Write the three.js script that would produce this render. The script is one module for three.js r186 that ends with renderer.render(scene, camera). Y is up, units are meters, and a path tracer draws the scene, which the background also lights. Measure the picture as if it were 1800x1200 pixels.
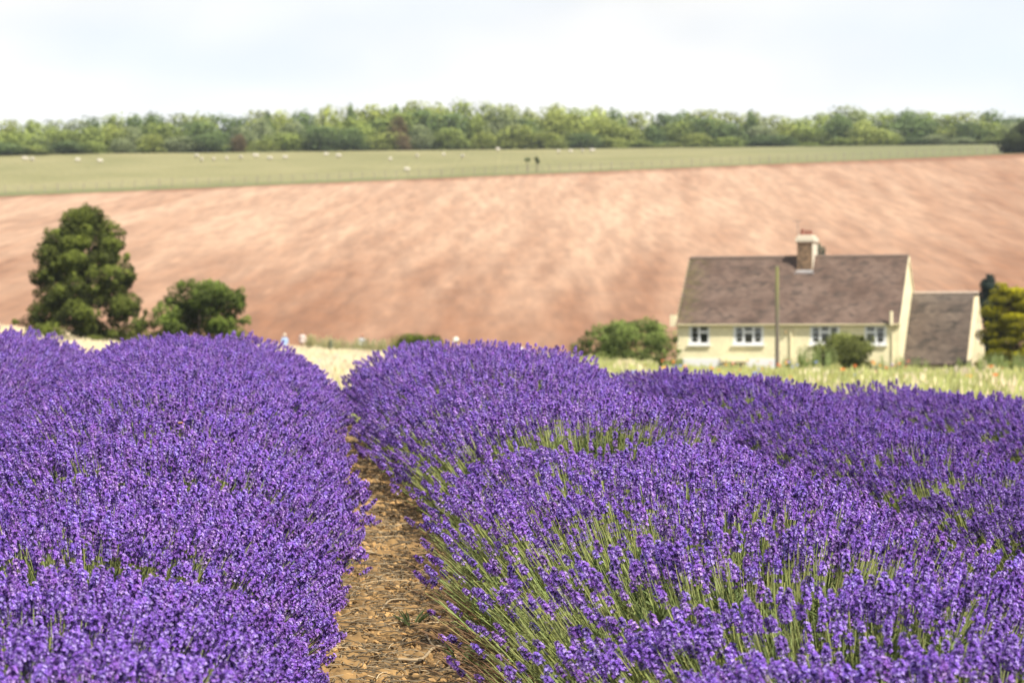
import * as THREE from 'three';
import { MarchingCubes } from 'three/addons/objects/MarchingCubes.js';
import { mergeGeometries } from 'three/addons/utils/BufferGeometryUtils.js';
import { ImprovedNoise } from 'three/addons/math/ImprovedNoise.js';

// ------------------------------------------------------------------ camera, sky, sun, exposure
const scene = new THREE.Scene();
const EYE = 1.6, F = 4250;                         // eye height; focal length in pixels of the 1800 px wide photograph
const camera = new THREE.PerspectiveCamera(2 * Math.atan(600 / F) * 180 / Math.PI, 1024 / 682, 0.1, 6000);
camera.position.set(0, EYE, 0);
camera.lookAt(0, EYE, -10);
camera.focus = 8.3;
camera.userData.fStop = 5.6;
const renderer = new THREE.WebGLRenderer({ antialias: true });
renderer.toneMapping = THREE.LinearToneMapping;
renderer.toneMappingExposure = 1.46;
renderer.shadowMap.enabled = true;

const noiseGen = new ImprovedNoise();
const noise = (x, y, z = 0) => noiseGen.noise(x + 31.7, y + 11.3, z + 5.1);
const fbm = (x, y, z = 0, o = 4) => { let s = 0, a = 1, n = 0; for (let i = 0; i < o; i++) { s += a * noise(x, y, z + i * 7.3); n += a; a *= 0.5; x *= 2.03; y *= 2.03; z *= 2.03; } return s / n; };
const clamp = THREE.MathUtils.clamp, lerp = THREE.MathUtils.lerp, sstep = (a, b, x) => { const t = THREE.MathUtils.clamp((x - a) / (b - a), 0, 1); return t * t * (3 - 2 * t); };
function rng(seed) { let a = seed >>> 0; return () => { a = (a + 0x6D2B79F5) | 0; let t = Math.imul(a ^ (a >>> 15), 1 | a); t = (t + Math.imul(t ^ (t >>> 7), 61 | t)) ^ t; return ((t ^ (t >>> 14)) >>> 0) / 4294967296; }; }

{ // bright, mostly cloudy summer sky with thin blue gaps
  const W = 1024, H = 512, d = new Float32Array(W * H * 4);
  for (let r = 0; r < H; r++) {
    const up = ((r + 0.5) / H - 0.5) * Math.PI, y = Math.sin(up), cu = Math.cos(up);
    for (let c = 0; c < W; c++) {
      const az = ((c + 0.5) / W - 0.5) * 2 * Math.PI + 0.21, x = Math.cos(az) * cu, z = Math.sin(az) * cu;
      const k = 1 / (Math.max(y, 0) + 0.16);
      const n = fbm(x * k * 1.3 + 4, z * k * 1.3 + 2, 0.5, 5), m = fbm(x * k * 4 + 14, z * k * 4 - 3, 2.5, 4);
      const cover = clamp(0.74 + n * 1.5 + m * 0.35 + (1 - sstep(0.0, 0.35, y)) * 0.22, 0, 1);
      const t = Math.pow(1 - Math.max(y, 0), 3);
      const blue = [lerp(0.16, 0.77, t), lerp(0.28, 0.82, t), lerp(0.50, 0.85, t)];
      const w = lerp(0.46, 0.82, Math.pow(1 - Math.max(y, 0), 2.5)) + m * 0.12 + n * 0.05;
      const cl = [w * 0.995, w, w * 0.995], i = (r * W + c) * 4;
      for (let q = 0; q < 3; q++) d[i + q] = y < -0.02 ? [0.42, 0.36, 0.28][q] : lerp(blue[q], cl[q], cover);
      d[i + 3] = 1;
    }
  }
  const sky = new THREE.DataTexture(d, W, H, THREE.RGBAFormat, THREE.FloatType);
  sky.mapping = THREE.EquirectangularReflectionMapping;
  sky.magFilter = sky.minFilter = THREE.LinearFilter;
  sky.needsUpdate = true;
  scene.background = sky; scene.environment = sky;
}
scene.fog = new THREE.FogExp2(new THREE.Color().setRGB(0.82, 0.88, 0.95), 0.00013);
const sun = new THREE.DirectionalLight(new THREE.Color().setRGB(1, 0.94, 0.84), 5.0);
sun.position.set(55, 101, 64);
sun.target.position.set(0, 0, -20);
sun.position.add(sun.target.position);
sun.castShadow = true;
sun.shadow.mapSize.set(4096, 4096);
Object.assign(sun.shadow.camera, { left: -60, right: 60, top: 60, bottom: -60, near: 1, far: 400 });
sun.shadow.radius = 2;
scene.add(sun, sun.target);

// ------------------------------------------------------------------ helpers
const used = {};
function numbered(name) { const k = used[name] = (used[name] ?? -1) + 1; return k ? `${name}_${String(k).padStart(3, '0')}` : name; }
function tag(o, label, category, group) { o.userData.label = label; o.userData.category = category; if (group) o.userData.group = group; return o; }
function thing(name, label, category, pos = [0, 0, 0], turn = 0, group) {
  const o = new THREE.Group(); o.name = numbered(name); o.position.set(...pos); o.rotation.y = turn; scene.add(o); return tag(o, label, category, group);
}
function shade(m) { m.castShadow = m.receiveShadow = true; return m; }
function part(name, geo, m, parent) { const o = shade(new THREE.Mesh(geo, m)); o.name = name; parent.add(o); return o; }
function copy(o, name, label, pos, turn = 0, scale = 1, group) {
  const c = o.clone(); c.name = numbered(name); c.position.set(...pos); c.rotation.set(0, turn, 0);
  if (Array.isArray(scale)) c.scale.set(...scale); else c.scale.setScalar(scale);
  c.userData = { ...o.userData, label }; if (group) c.userData.group = group; scene.add(c); return c;
}
function instanced(name, geo, m, mats, cols, parent, kind = 'stuff') {
  const o = shade(new THREE.InstancedMesh(geo, m, mats.length)); o.name = name;
  mats.forEach((x, i) => o.setMatrixAt(i, x));
  if (cols) cols.forEach((c, i) => o.setColorAt(i, c));
  if (kind) o.userData.kind = kind;
  parent.add(o); return o;
}
const rgb = (r, g, b) => new THREE.Color().setRGB(r, g, b);
function mat(r, g, b, o = {}) { return new THREE.MeshStandardMaterial({ color: rgb(r, g, b), roughness: 0.85, side: THREE.DoubleSide, ...o }); }
function vmat(o = {}) { return new THREE.MeshStandardMaterial({ vertexColors: true, roughness: 0.9, side: THREE.DoubleSide, ...o }); }
function leafMat(o = {}) { return new THREE.MeshPhysicalMaterial({ vertexColors: true, roughness: 1, specularIntensity: 0.25, transmission: 0.35, thickness: 0, side: THREE.DoubleSide, ...o }); }
class Tri { // triangle soup with colours
  constructor() { this.p = []; this.c = []; }
  tri(a, b, c, k) { this.p.push(...a, ...b, ...c); for (let i = 0; i < 3; i++) this.c.push(...k); }
  quad(a, b, c, d, k) { this.tri(a, b, c, k); this.tri(a, c, d, k); }
  geo() {
    const g = new THREE.BufferGeometry();
    g.setAttribute('position', new THREE.Float32BufferAttribute(this.p, 3)); g.setAttribute('color', new THREE.Float32BufferAttribute(this.c, 3));
    g.computeVertexNormals(); return g;
  }
}
const V = (x, y, z) => new THREE.Vector3(x, y, z);
function box(w, h, d, x = 0, y = 0, z = 0) { const g = new THREE.BoxGeometry(w, h, d); g.translate(x, y, z); return g; }
const Q = new THREE.Quaternion(), UPV = V(0, 1, 0);
function alongY(pos, dir, spin, s) { // matrix that turns +y to dir
  const q = new THREE.Quaternion().setFromUnitVectors(UPV, dir).multiply(new THREE.Quaternion().setFromAxisAngle(UPV, spin));
  return new THREE.Matrix4().compose(pos, q, typeof s === 'number' ? V(s, s, s) : s);
}
// noise as a tiling grey texture for fine grain
function grainTexture(n, lo, hi, cells, seed, seedStretch = 1) {
  const d = new Uint8Array(n * n * 4), R = rng(seed), grids = [];
  for (let o = 0, c = cells; o < 4; o++, c *= 2) { const gx = Math.max(2, Math.round(c * seedStretch)), g = new Float32Array(c * gx).map(() => R()); grids.push([c, gx, g]); }
  for (let y = 0; y < n; y++) for (let x = 0; x < n; x++) {
    let s = 0, a = 0.5;
    for (const [c, gx, g] of grids) {
      const u = x / n * gx, v = y / n * c, i = Math.floor(u), j = Math.floor(v), fu = u - i, fv = v - j, su = fu * fu * (3 - 2 * fu), sv = fv * fv * (3 - 2 * fv);
      const q = (ii, jj) => g[(jj % c) * gx + (ii % gx)];
      s += a * lerp(lerp(q(i, j), q(i + 1, j), su), lerp(q(i, j + 1), q(i + 1, j + 1), su), sv); a *= 0.55;
    }
    const w = clamp(lo + (hi - lo) * clamp((s / 1.03 - 0.5) * 1.6 + 0.5, 0, 1), 0, 1) * 255, k = (y * n + x) * 4;
    d[k] = d[k + 1] = d[k + 2] = w; d[k + 3] = 255;
  }
  const t = new THREE.DataTexture(d, n, n); t.wrapS = t.wrapT = THREE.RepeatWrapping; t.magFilter = THREE.LinearFilter; t.minFilter = THREE.LinearMipmapLinearFilter; t.generateMipmaps = true; t.colorSpace = THREE.SRGBColorSpace; t.needsUpdate = true; return t;
}

// ------------------------------------------------------------------ the lie of the land: height over (X, D), D = metres ahead of the camera
const SL = 0.105, ROWGAP = 1.8;
const rowX = (k, D) => 1.53 + k * ROWGAP - SL * D + 0.03 * Math.sin(D * 0.7 + k) - (k < 0 ? 0.13 + 0.13 * sstep(10, 6.2, D) : 0);   // k = 0: the row right of the path
const pathX = (D) => rowX(0, D) - ROWGAP / 2 - 0.05 + 0.2 * sstep(10, 16, D);
function rowGround(D) {
  if (D < 5) return 0.3;
  if (D < 14) return 0.3 + 0.055 * (D - 5);
  if (D < 18) { const q = (D - 14) / 4; return 0.795 + 0.11 * 2 * (q - q * q / 2); }
  return 0.905 - 0.0035 * (D - 18) ** 2;
}
const softplus = (x) => x > 20 ? x : Math.log(1 + Math.exp(x));
const meadowH = (X) => Math.min(0.07 * softplus((-X - 7) / 2) * 2, 2.6) - 0.009 * clamp(X, 0, 60);
const DF = () => 165;                                                               // foot of the hill
const DB = (X) => 350 + 0.54 * (clamp(X, -220, 320) + 74);                          // top edge of the ploughed field
const DW = (X) => DB(X) + 170;                                                      // edge of the wood
const hB = (X) => 22.6 + 0.079 * (clamp(X, -220, 320) + 74);
const hW = (X) => 41.2 + 0.053 * (clamp(X, -220, 320) + 92);
function height(X, D) {
  if (D < 60) {
    const cross = -(X < 0 ? 0.035 : 0.066) * clamp(X, -5, 4.5) * sstep(4, 13, D);
    const lav = rowGround(Math.min(D, 30)) + cross, w = sstep(19, 42, D);
    return lerp(lav, meadowH(X), w);
  }
  const f = DF(X), b = DB(X), w = DW(X), m = meadowH(X);
  if (D < f) return m;
  if (D < b) { const s = (D - f) / (b - f); return m + (hB(X) - m) * (s * 0.93 + 0.07 * s * s); }
  if (D < w) { const s = (D - b) / (w - b); return lerp(hB(X), hW(X), s); }
  return hW(X) + 2 * (1 - Math.exp(-(D - w) / 60));
}
const at = (px, py, D) => V((px - 900) / F * D, EYE + (600 - py) / F * D, -D);      // a pixel at a given distance
function onGround(px, py, d0 = 45, d1 = 900) {                                      // where the ray through a pixel meets the land
  let D = d0; for (; D < d1; D += 0.25) { const X = (px - 900) / F * D; if (height(X, D) >= EYE + (600 - py) / F * D) break; }
  const X = (px - 900) / F * D; return V(X, height(X, D), -D);
}
const stand = (px, D) => { const X = (px - 900) / F * D; return V(X, height(X, D), -D); };

// a sheet over (X, s) between two lines D0(X), D1(X)
function sheet(name, xs, D0, D1, rows, colour, relief, m, uvScale = 1) {
  const p = [], c = [], uv = [], ix = [], nx = xs.length;
  for (let j = 0; j <= rows; j++) for (let i = 0; i < nx; i++) {
    const X = xs[i], a = D0(X), b = D1(X), D = a + (b - a) * j / rows;
    p.push(X, height(X, D) + (j > 0 && j < rows ? relief(X, D) : 0), -D); uv.push(X * uvScale, D * uvScale);
    c.push(...colour(X, D, j / rows));
  }
  for (let j = 0; j < rows; j++) for (let i = 0; i < nx - 1; i++) { const a = j * nx + i; ix.push(a, a + 1, a + nx, a + 1, a + nx + 1, a + nx); }
  const g = new THREE.BufferGeometry();
  g.setAttribute('position', new THREE.Float32BufferAttribute(p, 3)); g.setAttribute('color', new THREE.Float32BufferAttribute(c, 3)); g.setAttribute('uv', new THREE.Float32BufferAttribute(uv, 2));
  g.setIndex(ix); g.computeVertexNormals();
  const o = shade(new THREE.Mesh(g, m)); o.name = name; o.userData.kind = 'structure'; scene.add(o); return o;
}
const XS = []; for (let x = -420; x < -110; x += 15) XS.push(x); for (let x = -110; x < 130; x += 1) XS.push(x); for (let x = 130; x <= 460; x += 15) XS.push(x);
const mix3 = (a, b, t) => [lerp(a[0], b[0], t), lerp(a[1], b[1], t), lerp(a[2], b[2], t)];
const grainSoil = grainTexture(512, 0.72, 1.0, 24, 5), grainGrass = grainTexture(512, 0.7, 1.0, 32, 9);

sheet('meadow_ground', XS, () => 26, DF, 140, (X, D) => mix3(mix3([0.34, 0.30, 0.15], [0.20, 0.21, 0.08], sstep(0, 26, X + 6 * noise(X * 0.1, D * 0.05))), [0.30, 0.27, 0.12], 0.5 + fbm(X * 0.15, D * 0.08)), (X, D) => 0.05 * noise(X * 0.5, D * 0.4), vmat({ map: grainGrass }), 0.25);
const tilth = grainTexture(1024, 0.84, 1.0, 44, 15); tilth.repeat.set(1, 0.115);   // harrowed soil, drawn out up the slope
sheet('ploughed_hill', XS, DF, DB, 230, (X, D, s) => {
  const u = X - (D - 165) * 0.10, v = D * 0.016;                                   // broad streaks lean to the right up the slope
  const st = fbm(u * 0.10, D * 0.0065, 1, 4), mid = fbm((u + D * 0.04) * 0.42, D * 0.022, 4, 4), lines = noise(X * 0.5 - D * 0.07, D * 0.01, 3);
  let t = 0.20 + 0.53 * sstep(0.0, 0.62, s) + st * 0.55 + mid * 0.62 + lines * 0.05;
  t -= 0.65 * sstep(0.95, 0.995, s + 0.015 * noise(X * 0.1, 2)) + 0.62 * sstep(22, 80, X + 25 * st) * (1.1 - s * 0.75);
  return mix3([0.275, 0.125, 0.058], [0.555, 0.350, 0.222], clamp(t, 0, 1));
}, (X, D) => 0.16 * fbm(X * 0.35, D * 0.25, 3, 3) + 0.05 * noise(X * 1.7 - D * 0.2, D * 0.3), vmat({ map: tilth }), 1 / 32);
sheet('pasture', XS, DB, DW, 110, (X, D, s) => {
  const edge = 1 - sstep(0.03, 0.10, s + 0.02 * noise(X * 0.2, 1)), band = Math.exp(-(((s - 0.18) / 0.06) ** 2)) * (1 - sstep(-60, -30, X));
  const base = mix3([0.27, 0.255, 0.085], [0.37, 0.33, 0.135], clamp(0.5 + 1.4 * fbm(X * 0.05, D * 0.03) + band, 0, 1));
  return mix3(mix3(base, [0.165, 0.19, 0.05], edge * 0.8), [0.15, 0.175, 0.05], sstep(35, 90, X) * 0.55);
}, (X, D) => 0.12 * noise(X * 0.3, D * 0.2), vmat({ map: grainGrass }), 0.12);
sheet('wood_floor', XS, DW, (X) => DW(X) + 900, 40, () => [0.06, 0.07, 0.03], () => 0, vmat());

// field soil with a finely broken strip for the path between the two front rows
{
  const tsC = []; for (let t = 0.6; t < 3; t += 0.2) tsC.push(t); for (let t = 3; t < 14; t += 1) tsC.push(t); for (let t = 14; t <= 420; t += 29) tsC.push(t);
  const fine = []; for (let t = -0.6; t <= 0.6001; t += 0.015) fine.push(t);
  const Ds = []; for (let D = -200; D < 0; D += 20) Ds.push(D); for (let D = 0; D < 7; D += 0.25) Ds.push(D); for (let D = 7; D < 18; D += 0.02) Ds.push(D); for (let D = 18; D < 26; D += 0.4) Ds.push(D); Ds.push(26);
  const clod = (X, D) => { const n = fbm(X * 7, D * 7, 0, 3), r = 1 - Math.abs(noise(X * 15, D * 11, 4)); return 0.045 * n + 0.022 * r * r + 0.02 * noise(X * 42, D * 30, 9); };
  function strip(name, cols, uvs, rel, Dl) {
    const p = [], c = [], uv = [], ix = [], n = cols.length;
    for (const D of Dl) for (const t of cols) {
      const X = pathX(clamp(D, -20, 40)) + t, e = rel ? 1 - sstep(0.5, 0.6, Math.abs(t)) : 0, k = rel ? clod(X, D) * e * sstep(6.5, 7.5, D) * (1 - sstep(17.4, 17.9, D)) : 0;
      p.push(X, height(X, D) + k, -D); uv.push(X, D);
      const q = clamp(0.42 + 11 * k + 0.5 * fbm(X * 5, D * 5, 3, 3) + 0.4 * noise(X * 33, D * 29, 2), 0, 1);  // crevice shade painted in: hollows darker, raised clods lighter
      c.push(...mix3([0.085, 0.045, 0.017], [0.46, 0.275, 0.10], q));
    }
    for (let j = 0; j < Dl.length - 1; j++) for (let i = 0; i < n - 1; i++) { const a = j * n + i; ix.push(a, a + 1, a + n, a + 1, a + n + 1, a + n); }
    const g = new THREE.BufferGeometry();
    g.setAttribute('position', new THREE.Float32BufferAttribute(p, 3)); g.setAttribute('color', new THREE.Float32BufferAttribute(c, 3)); g.setAttribute('uv', new THREE.Float32BufferAttribute(uv, 2));
    g.setIndex(ix); g.computeVertexNormals();
    return g;
  }
  const DlC = Ds.filter((D, i) => D < 7 || D >= 18 || i % 12 === 0);
  const m = vmat({ map: grainSoil });
  const soil = shade(new THREE.Mesh(mergeGeometries([strip('l', tsC.map((t) => -t).reverse(), 1, false, DlC), strip('r', tsC, 1, false, DlC)]), m)); soil.name = 'field_soil'; soil.userData.kind = 'structure'; scene.add(soil);
  const path = shade(new THREE.Mesh(strip('p', fine, 1, true, Ds), m)); path.name = 'dirt_path'; path.userData.kind = 'structure'; scene.add(path);
}

// ------------------------------------------------------------------ foliage builders
// leaf clumps spread over lobes; colour by kind, with light and shade painted in lobe by lobe
function lobesToGeo(lobes, perLobe, size, pal, R, opts = {}) {
  const T = new Tri(), droop = opts.droop ?? 0;
  for (const L of lobes) {
    const tone = 0.5 + 1.0 * R(), n = Math.round(perLobe * (L.w ?? 1));
    for (let i = 0; i < n; i++) {
      let u = R() * 2 - 1, a = R() * 6.2832, s = Math.sqrt(1 - u * u); const d = V(s * Math.cos(a), u, s * Math.sin(a));
      const bump = 1 + 0.22 * noise(d.x * 2.6 + L.x * 3, d.y * 2.6 + L.y * 3, d.z * 2.6 + L.z * 3), r = (0.62 + 0.44 * Math.sqrt(R())) * bump;
      const c = V(L.x + d.x * L.rx * r, L.y + d.y * L.ry * r, L.z + d.z * L.rz * r);
      if (c.y < 0.02) continue;
      const nrm = d.clone().multiplyScalar(0.9).add(V(R() - 0.5, R() - 0.2 - droop, R() - 0.5).multiplyScalar(1.5)).normalize();
      const t1 = V(R() - 0.5, R() - 0.5, R() - 0.5).cross(nrm).normalize(), t2 = nrm.clone().cross(t1), z = size * (0.6 + 0.8 * R());
      const k = pal(R, d, tone), P = (p, q, h) => [c.x + t1.x * p * z + t2.x * q * z + nrm.x * h * z, c.y + t1.y * p * z + t2.y * q * z + nrm.y * h * z, c.z + t1.z * p * z + t2.z * q * z + nrm.z * h * z];
      T.tri(P(-1, 0, 0), P(0, -0.55, 0.2), P(0.1, 0.5, 0.25), k); T.tri(P(0, -0.55, 0.2), P(1.05, 0.1, -0.1), P(0.1, 0.5, 0.25), k);
    }
  }
  return T.geo();
}
function lobesInProfile(profile, n, rad, R, opts = {}) { // profile: [height, left, right] in metres, from the ground up
  const out = [], H = profile[profile.length - 1][0];
  const widthAt = (h) => { for (let i = 1; i < profile.length; i++) if (h <= profile[i][0]) { const t = (h - profile[i - 1][0]) / (profile[i][0] - profile[i - 1][0]); return [lerp(profile[i - 1][1], profile[i][1], t), lerp(profile[i - 1][2], profile[i][2], t)]; } return [0, 0]; };
  for (let i = 0; i < n; i++) {
    const h = H * (0.04 + 0.94 * ((i + R()) / n)), [l, r] = widthAt(h), w = (r - l) / 2, rr = Math.min(rad * (0.5 + 0.85 * R()), Math.max(w * 0.8, rad * 0.3));
    const a = R() * 6.2832, m = Math.max(0, w - rr * 0.55) * Math.sqrt(0.2 + 0.8 * R());
    out.push({ x: (l + r) / 2 + Math.cos(a) * m, y: Math.min(h, H - rr * 0.6), z: Math.sin(a) * m * (opts.depth ?? 0.9), rx: rr * (0.9 + 0.4 * R()), ry: rr * (opts.flat ?? 0.8) * (0.85 + 0.3 * R()), rz: rr * (0.9 + 0.4 * R()), w: (rr / rad) ** 2 });
  }
  for (let i = 0; i < (opts.sprigs ?? 0); i++) { const h = H * (0.08 + 0.94 * R()), [l, r] = widthAt(Math.min(h, H)), w = (r - l) / 2, a = R() * 6.2832, e = 0.10 + 0.22 * R(), m = w * (0.92 + 0.22 * R()); out.push({ x: (l + r) / 2 + Math.cos(a) * m, y: h, z: Math.sin(a) * m * (opts.depth ?? 0.9), rx: e, ry: e * (0.8 + 0.7 * R()), rz: e, w: 0.16 }); }
  return out;
}
function trunkGeo(h, r0, r1, limbs, R) {
  const gs = [new THREE.CylinderGeometry(r1, r0, h, 9, 4).translate(0, h / 2, 0)];
  for (let i = 0; i < limbs; i++) {
    const y = h * (0.3 + 0.6 * R()), a = R() * 6.28, len = h * (0.3 + 0.25 * R()), g = new THREE.CylinderGeometry(r1 * 0.25, r1 * 0.65, len, 6, 1).translate(0, len / 2, 0);
    g.rotateZ(-0.7 - 0.4 * R()); g.rotateY(a); g.translate(0, y, 0); gs.push(g);
  }
  return mergeGeometries(gs);
}
const bark = mat(0.09, 0.07, 0.05, { roughness: 0.95 });
const palette = (dark, light) => (R, d, tone) => { const t = clamp(0.42 + 0.18 * (R() - 0.5) * 2 + 0.40 * d.y, 0, 1); return mix3(dark, light, t).map((x) => x * tone); };  // leaf colour painted from shaded undersides to lit tops of each lobe
const leaves = leafMat();

// ------------------------------------------------------------------ the far wood
{
  const sky = [[-60, 216], [0, 215], [100, 212], [150, 208], [190, 205], [265, 198], [330, 203], [400, 207], [470, 198], [540, 198], [600, 185], [640, 192], [690, 185], [730, 183], [770, 178], [830, 180], [900, 184], [940, 189], [1000, 187], [1060, 192], [1100, 199], [1160, 204], [1200, 195], [1260, 200], [1320, 197], [1380, 206], [1420, 207], [1460, 192], [1510, 190], [1560, 199], [1610, 192], [1680, 199], [1740, 193], [1780, 203], [1870, 205]];
  const skyAt = (x) => { for (let i = 1; i < sky.length; i++) if (x <= sky[i][0]) return lerp(sky[i - 1][1], sky[i][1], (x - sky[i - 1][0]) / (sky[i][0] - sky[i - 1][0])); return 205; };
  const pals = { // foliage colours, each from shaded to lit
    pale: palette([0.11, 0.145, 0.03], [0.46, 0.50, 0.12]), mid: palette([0.08, 0.115, 0.026], [0.36, 0.42, 0.10]), dark: palette([0.045, 0.078, 0.028], [0.19, 0.26, 0.08]),
    grey: palette([0.085, 0.115, 0.05], [0.36, 0.40, 0.19]), russet: palette([0.085, 0.065, 0.03], [0.22, 0.155, 0.075]),
  };
  const words = { pale: 'pale yellow-green tree', mid: 'mid green tree', dark: 'dark green tree', grey: 'greyish green tree', russet: 'brownish tree' };
  const proto = {}; // unit trees: 1 high, about 0.8 wide
  Object.keys(pals).forEach((kind, ki) => {
    proto[kind] = [];
    for (let v = 0; v < 4; v++) {
      const R = rng(100 + ki * 10 + v), prof = v === 3 ? [[0, -0.26, 0.26], [0.15, -0.42, 0.42], [0.5, -0.34, 0.34], [0.8, -0.18, 0.18], [1, -0.03, 0.03]] : [[0, -0.3, 0.3], [0.12, -0.42, 0.42], [0.45, -0.5, 0.48], [0.75, -0.36, 0.38], [0.93, -0.18, 0.16], [1, -0.05, 0.05]];
      const lobes = lobesInProfile(prof, 20, 0.27, R, { flat: 1.05 });
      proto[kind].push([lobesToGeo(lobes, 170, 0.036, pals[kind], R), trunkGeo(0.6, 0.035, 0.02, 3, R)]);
    }
  });
  const R = rng(77); let count = 0;
  function tree(px, D, topY, wpx, kind, v, depth) {
    const X = (px - 900) / F * D, base = height(X, D), h = EYE + (600 - topY) / F * D - base, w = wpx / F * D;
    const zone = px < 70 ? 'at its far left end' : px < 250 ? 'above the tall dark tree' : px < 440 ? 'above the rounded bush' : px < 600 ? 'above the lone wooden post' : px < 730 ? 'left of its highest part' : px < 890 ? 'at its highest part' : px < 1000 ? 'above the saplings' : px < 1180 ? 'left of the cottage roof' : px < 1340 ? 'left of the chimney' : px < 1480 ? 'above the chimney' : px < 1600 ? 'above the cottage gable' : px < 1720 ? 'above the outbuilding' : 'at its right end';
    const kindWords = kind === 'dark' && v === 3 ? 'dark pointed conifer' : words[kind], deep = ['on the skyline of the wood', 'midway up the wood', 'low at the foot of the wood'][depth];
    const o = thing(kind === 'dark' && v === 3 ? 'conifer_tree' : 'broadleaved_tree', `${kindWords} ${deep}, ${zone}`, 'tree', [X, base - 0.1, -D], R() * 6.28, `${kindWords}s ${deep}, ${zone}`);
    part('crown', proto[kind][v][0], leaves, o).scale.set(w / 0.92, h, w / 0.92);
    part('trunk', proto[kind][v][1], bark, o).scale.set(h, h, h);
    count++;
  }
  const pick = (px) => { const r = R(), mid = Math.exp(-(((px - 1000) / 420) ** 2)); if (r < 0.12 + 0.42 * mid) return 'pale'; if (r < 0.48 + 0.20 * mid) return 'mid'; if (r < 0.66 + 0.20 * mid) return 'grey'; return 'dark'; };
  for (let px = -70; px < 1880; px += 30 + R() * 16) { const D = DW((px - 900) / F * 560) + 34 + R() * 10; tree(px, D, skyAt(px) - 1 + R() * 8, 60 + R() * 40, pick(px), Math.floor(R() * 3.3), 0); }
  for (let px = -60; px < 1880; px += 34 + R() * 22) { const D = DW((px - 900) / F * 560) + 16 + R() * 8, t = skyAt(px); tree(px, D, t + 10 + R() * 20, 56 + R() * 44, pick(px), Math.floor(R() * 3.2), 1); }
  for (let px = -60; px < 1880; px += 32 + R() * 30) { const D = DW((px - 900) / F * 560) + 4 + R() * 5, t = skyAt(px); tree(px, D, t + 30 + R() * 22, 44 + R() * 44, pick(px), Math.floor(R() * 3), 2); }
  tree(418, DW(-65) + 2, 236, 26, 'russet', 0, 2); tree(700, DW(-28) + 9, 205, 34, 'russet', 1, 1); tree(708, DW(-26) + 3, 236, 30, 'russet', 2, 2);
  for (const [px, top] of [[265, 196], [470, 195], [615, 181], [695, 183], [1320, 192]]) tree(px, DW((px - 900) / F * 560) + 30, top, 40, 'dark', 3, 0);
}

// ------------------------------------------------------------------ trees and bushes nearer by
function bush(name, label, category, px, D, baseY, profilePx, o) { // profile in photograph pixels relative to px, baseY
  const R = rng(o.seed), k = D / F, pos = stand(px, D), gy = EYE + (600 - baseY) * k;
  const prof = profilePx.map(([y, l, r]) => [Math.max(0, (baseY - y) * k + (gy - pos.y)), (l - px) * k, (r - px) * k]);
  if (prof[0][0] > 0.05) prof.unshift([0, prof[0][1] * 0.9, prof[0][2] * 0.9]);
  const t = thing(name, label, category, [pos.x, pos.y, pos.z], 0);
  let lobes = lobesInProfile(prof, o.n, o.rad, R, o); if (o.extra) lobes = lobes.concat(o.extra);
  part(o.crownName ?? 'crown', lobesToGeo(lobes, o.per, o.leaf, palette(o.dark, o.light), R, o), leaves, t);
  const H = prof[prof.length - 1][0];
  part('trunk', trunkGeo(H * 0.8, H * 0.03, H * 0.008, 9, R), bark, t);
  return t;
}
bush('hedgerow_tree', 'tall dark green hawthorn-like tree at the left edge of the ploughed hill', 'tree', 155, 118, 606,
  [[606, 28, 246], [585, 25, 246], [560, 42, 245], [535, 64, 243], [505, 68, 236], [475, 62, 228], [455, 64, 226], [440, 70, 218], [418, 74, 204], [404, 92, 208], [396, 112, 186], [384, 112, 176], [376, 132, 180], [366, 146, 172]],
  { seed: 3, n: 120, rad: 0.56, per: 380, leaf: 0.085, sprigs: 50, extra: [[128, 402, 22], [165, 384, 16], [122, 398, 18], [188, 404, 16], [100, 424, 20], [198, 412, 17], [190, 432, 20], [84, 446, 20], [120, 425, 24], [222, 470, 18], [70, 470, 16], [168, 372, 9], [60, 575, 18], [38, 590, 14]].map(([x, y, r], i) => ({ x: (x - 155) * 0.0278, y: (606 - y) * 0.0278, z: ((i * 37) % 7 - 3) * 0.16, rx: r * 0.0278, ry: r * 0.025, rz: r * 0.0278, w: (r / 20) ** 2 })), dark: [0.024, 0.036, 0.005], light: [0.19, 0.225, 0.035], depth: 0.95 });
bush('hedgerow_bush', 'rounded green bush to the right of the tall dark tree', 'bush', 350, 116, 610,
  [[610, 262, 437], [590, 252, 437], [560, 250, 434], [540, 282, 432], [520, 296, 424], [508, 304, 412], [500, 318, 366]],
  { seed: 8, n: 50, rad: 0.62, per: 480, leaf: 0.08, sprigs: 34, dark: [0.035, 0.06, 0.008], light: [0.20, 0.26, 0.045] });
bush('low_bush', 'small low green bush behind the crest of the middle lavender row', 'bush', 743, 150, 634,
  [[634, 696, 790], [614, 692, 793], [600, 698, 786], [590, 714, 768]], { seed: 12, n: 32, rad: 0.5, per: 330, leaf: 0.08, sprigs: 20, dark: [0.05, 0.08, 0.008], light: [0.18, 0.21, 0.025] });
bush('garden_bush', 'broad light green bush beside the left end of the cottage', 'bush', 1102, 129, 645,
  [[645, 1026, 1190], [625, 1016, 1192], [605, 1010, 1192], [590, 1022, 1188], [578, 1050, 1170], [566, 1084, 1146]], { seed: 15, n: 46, rad: 0.55, per: 400, leaf: 0.075, sprigs: 40, dark: [0.055, 0.085, 0.016], light: [0.25, 0.31, 0.075] });
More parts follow.
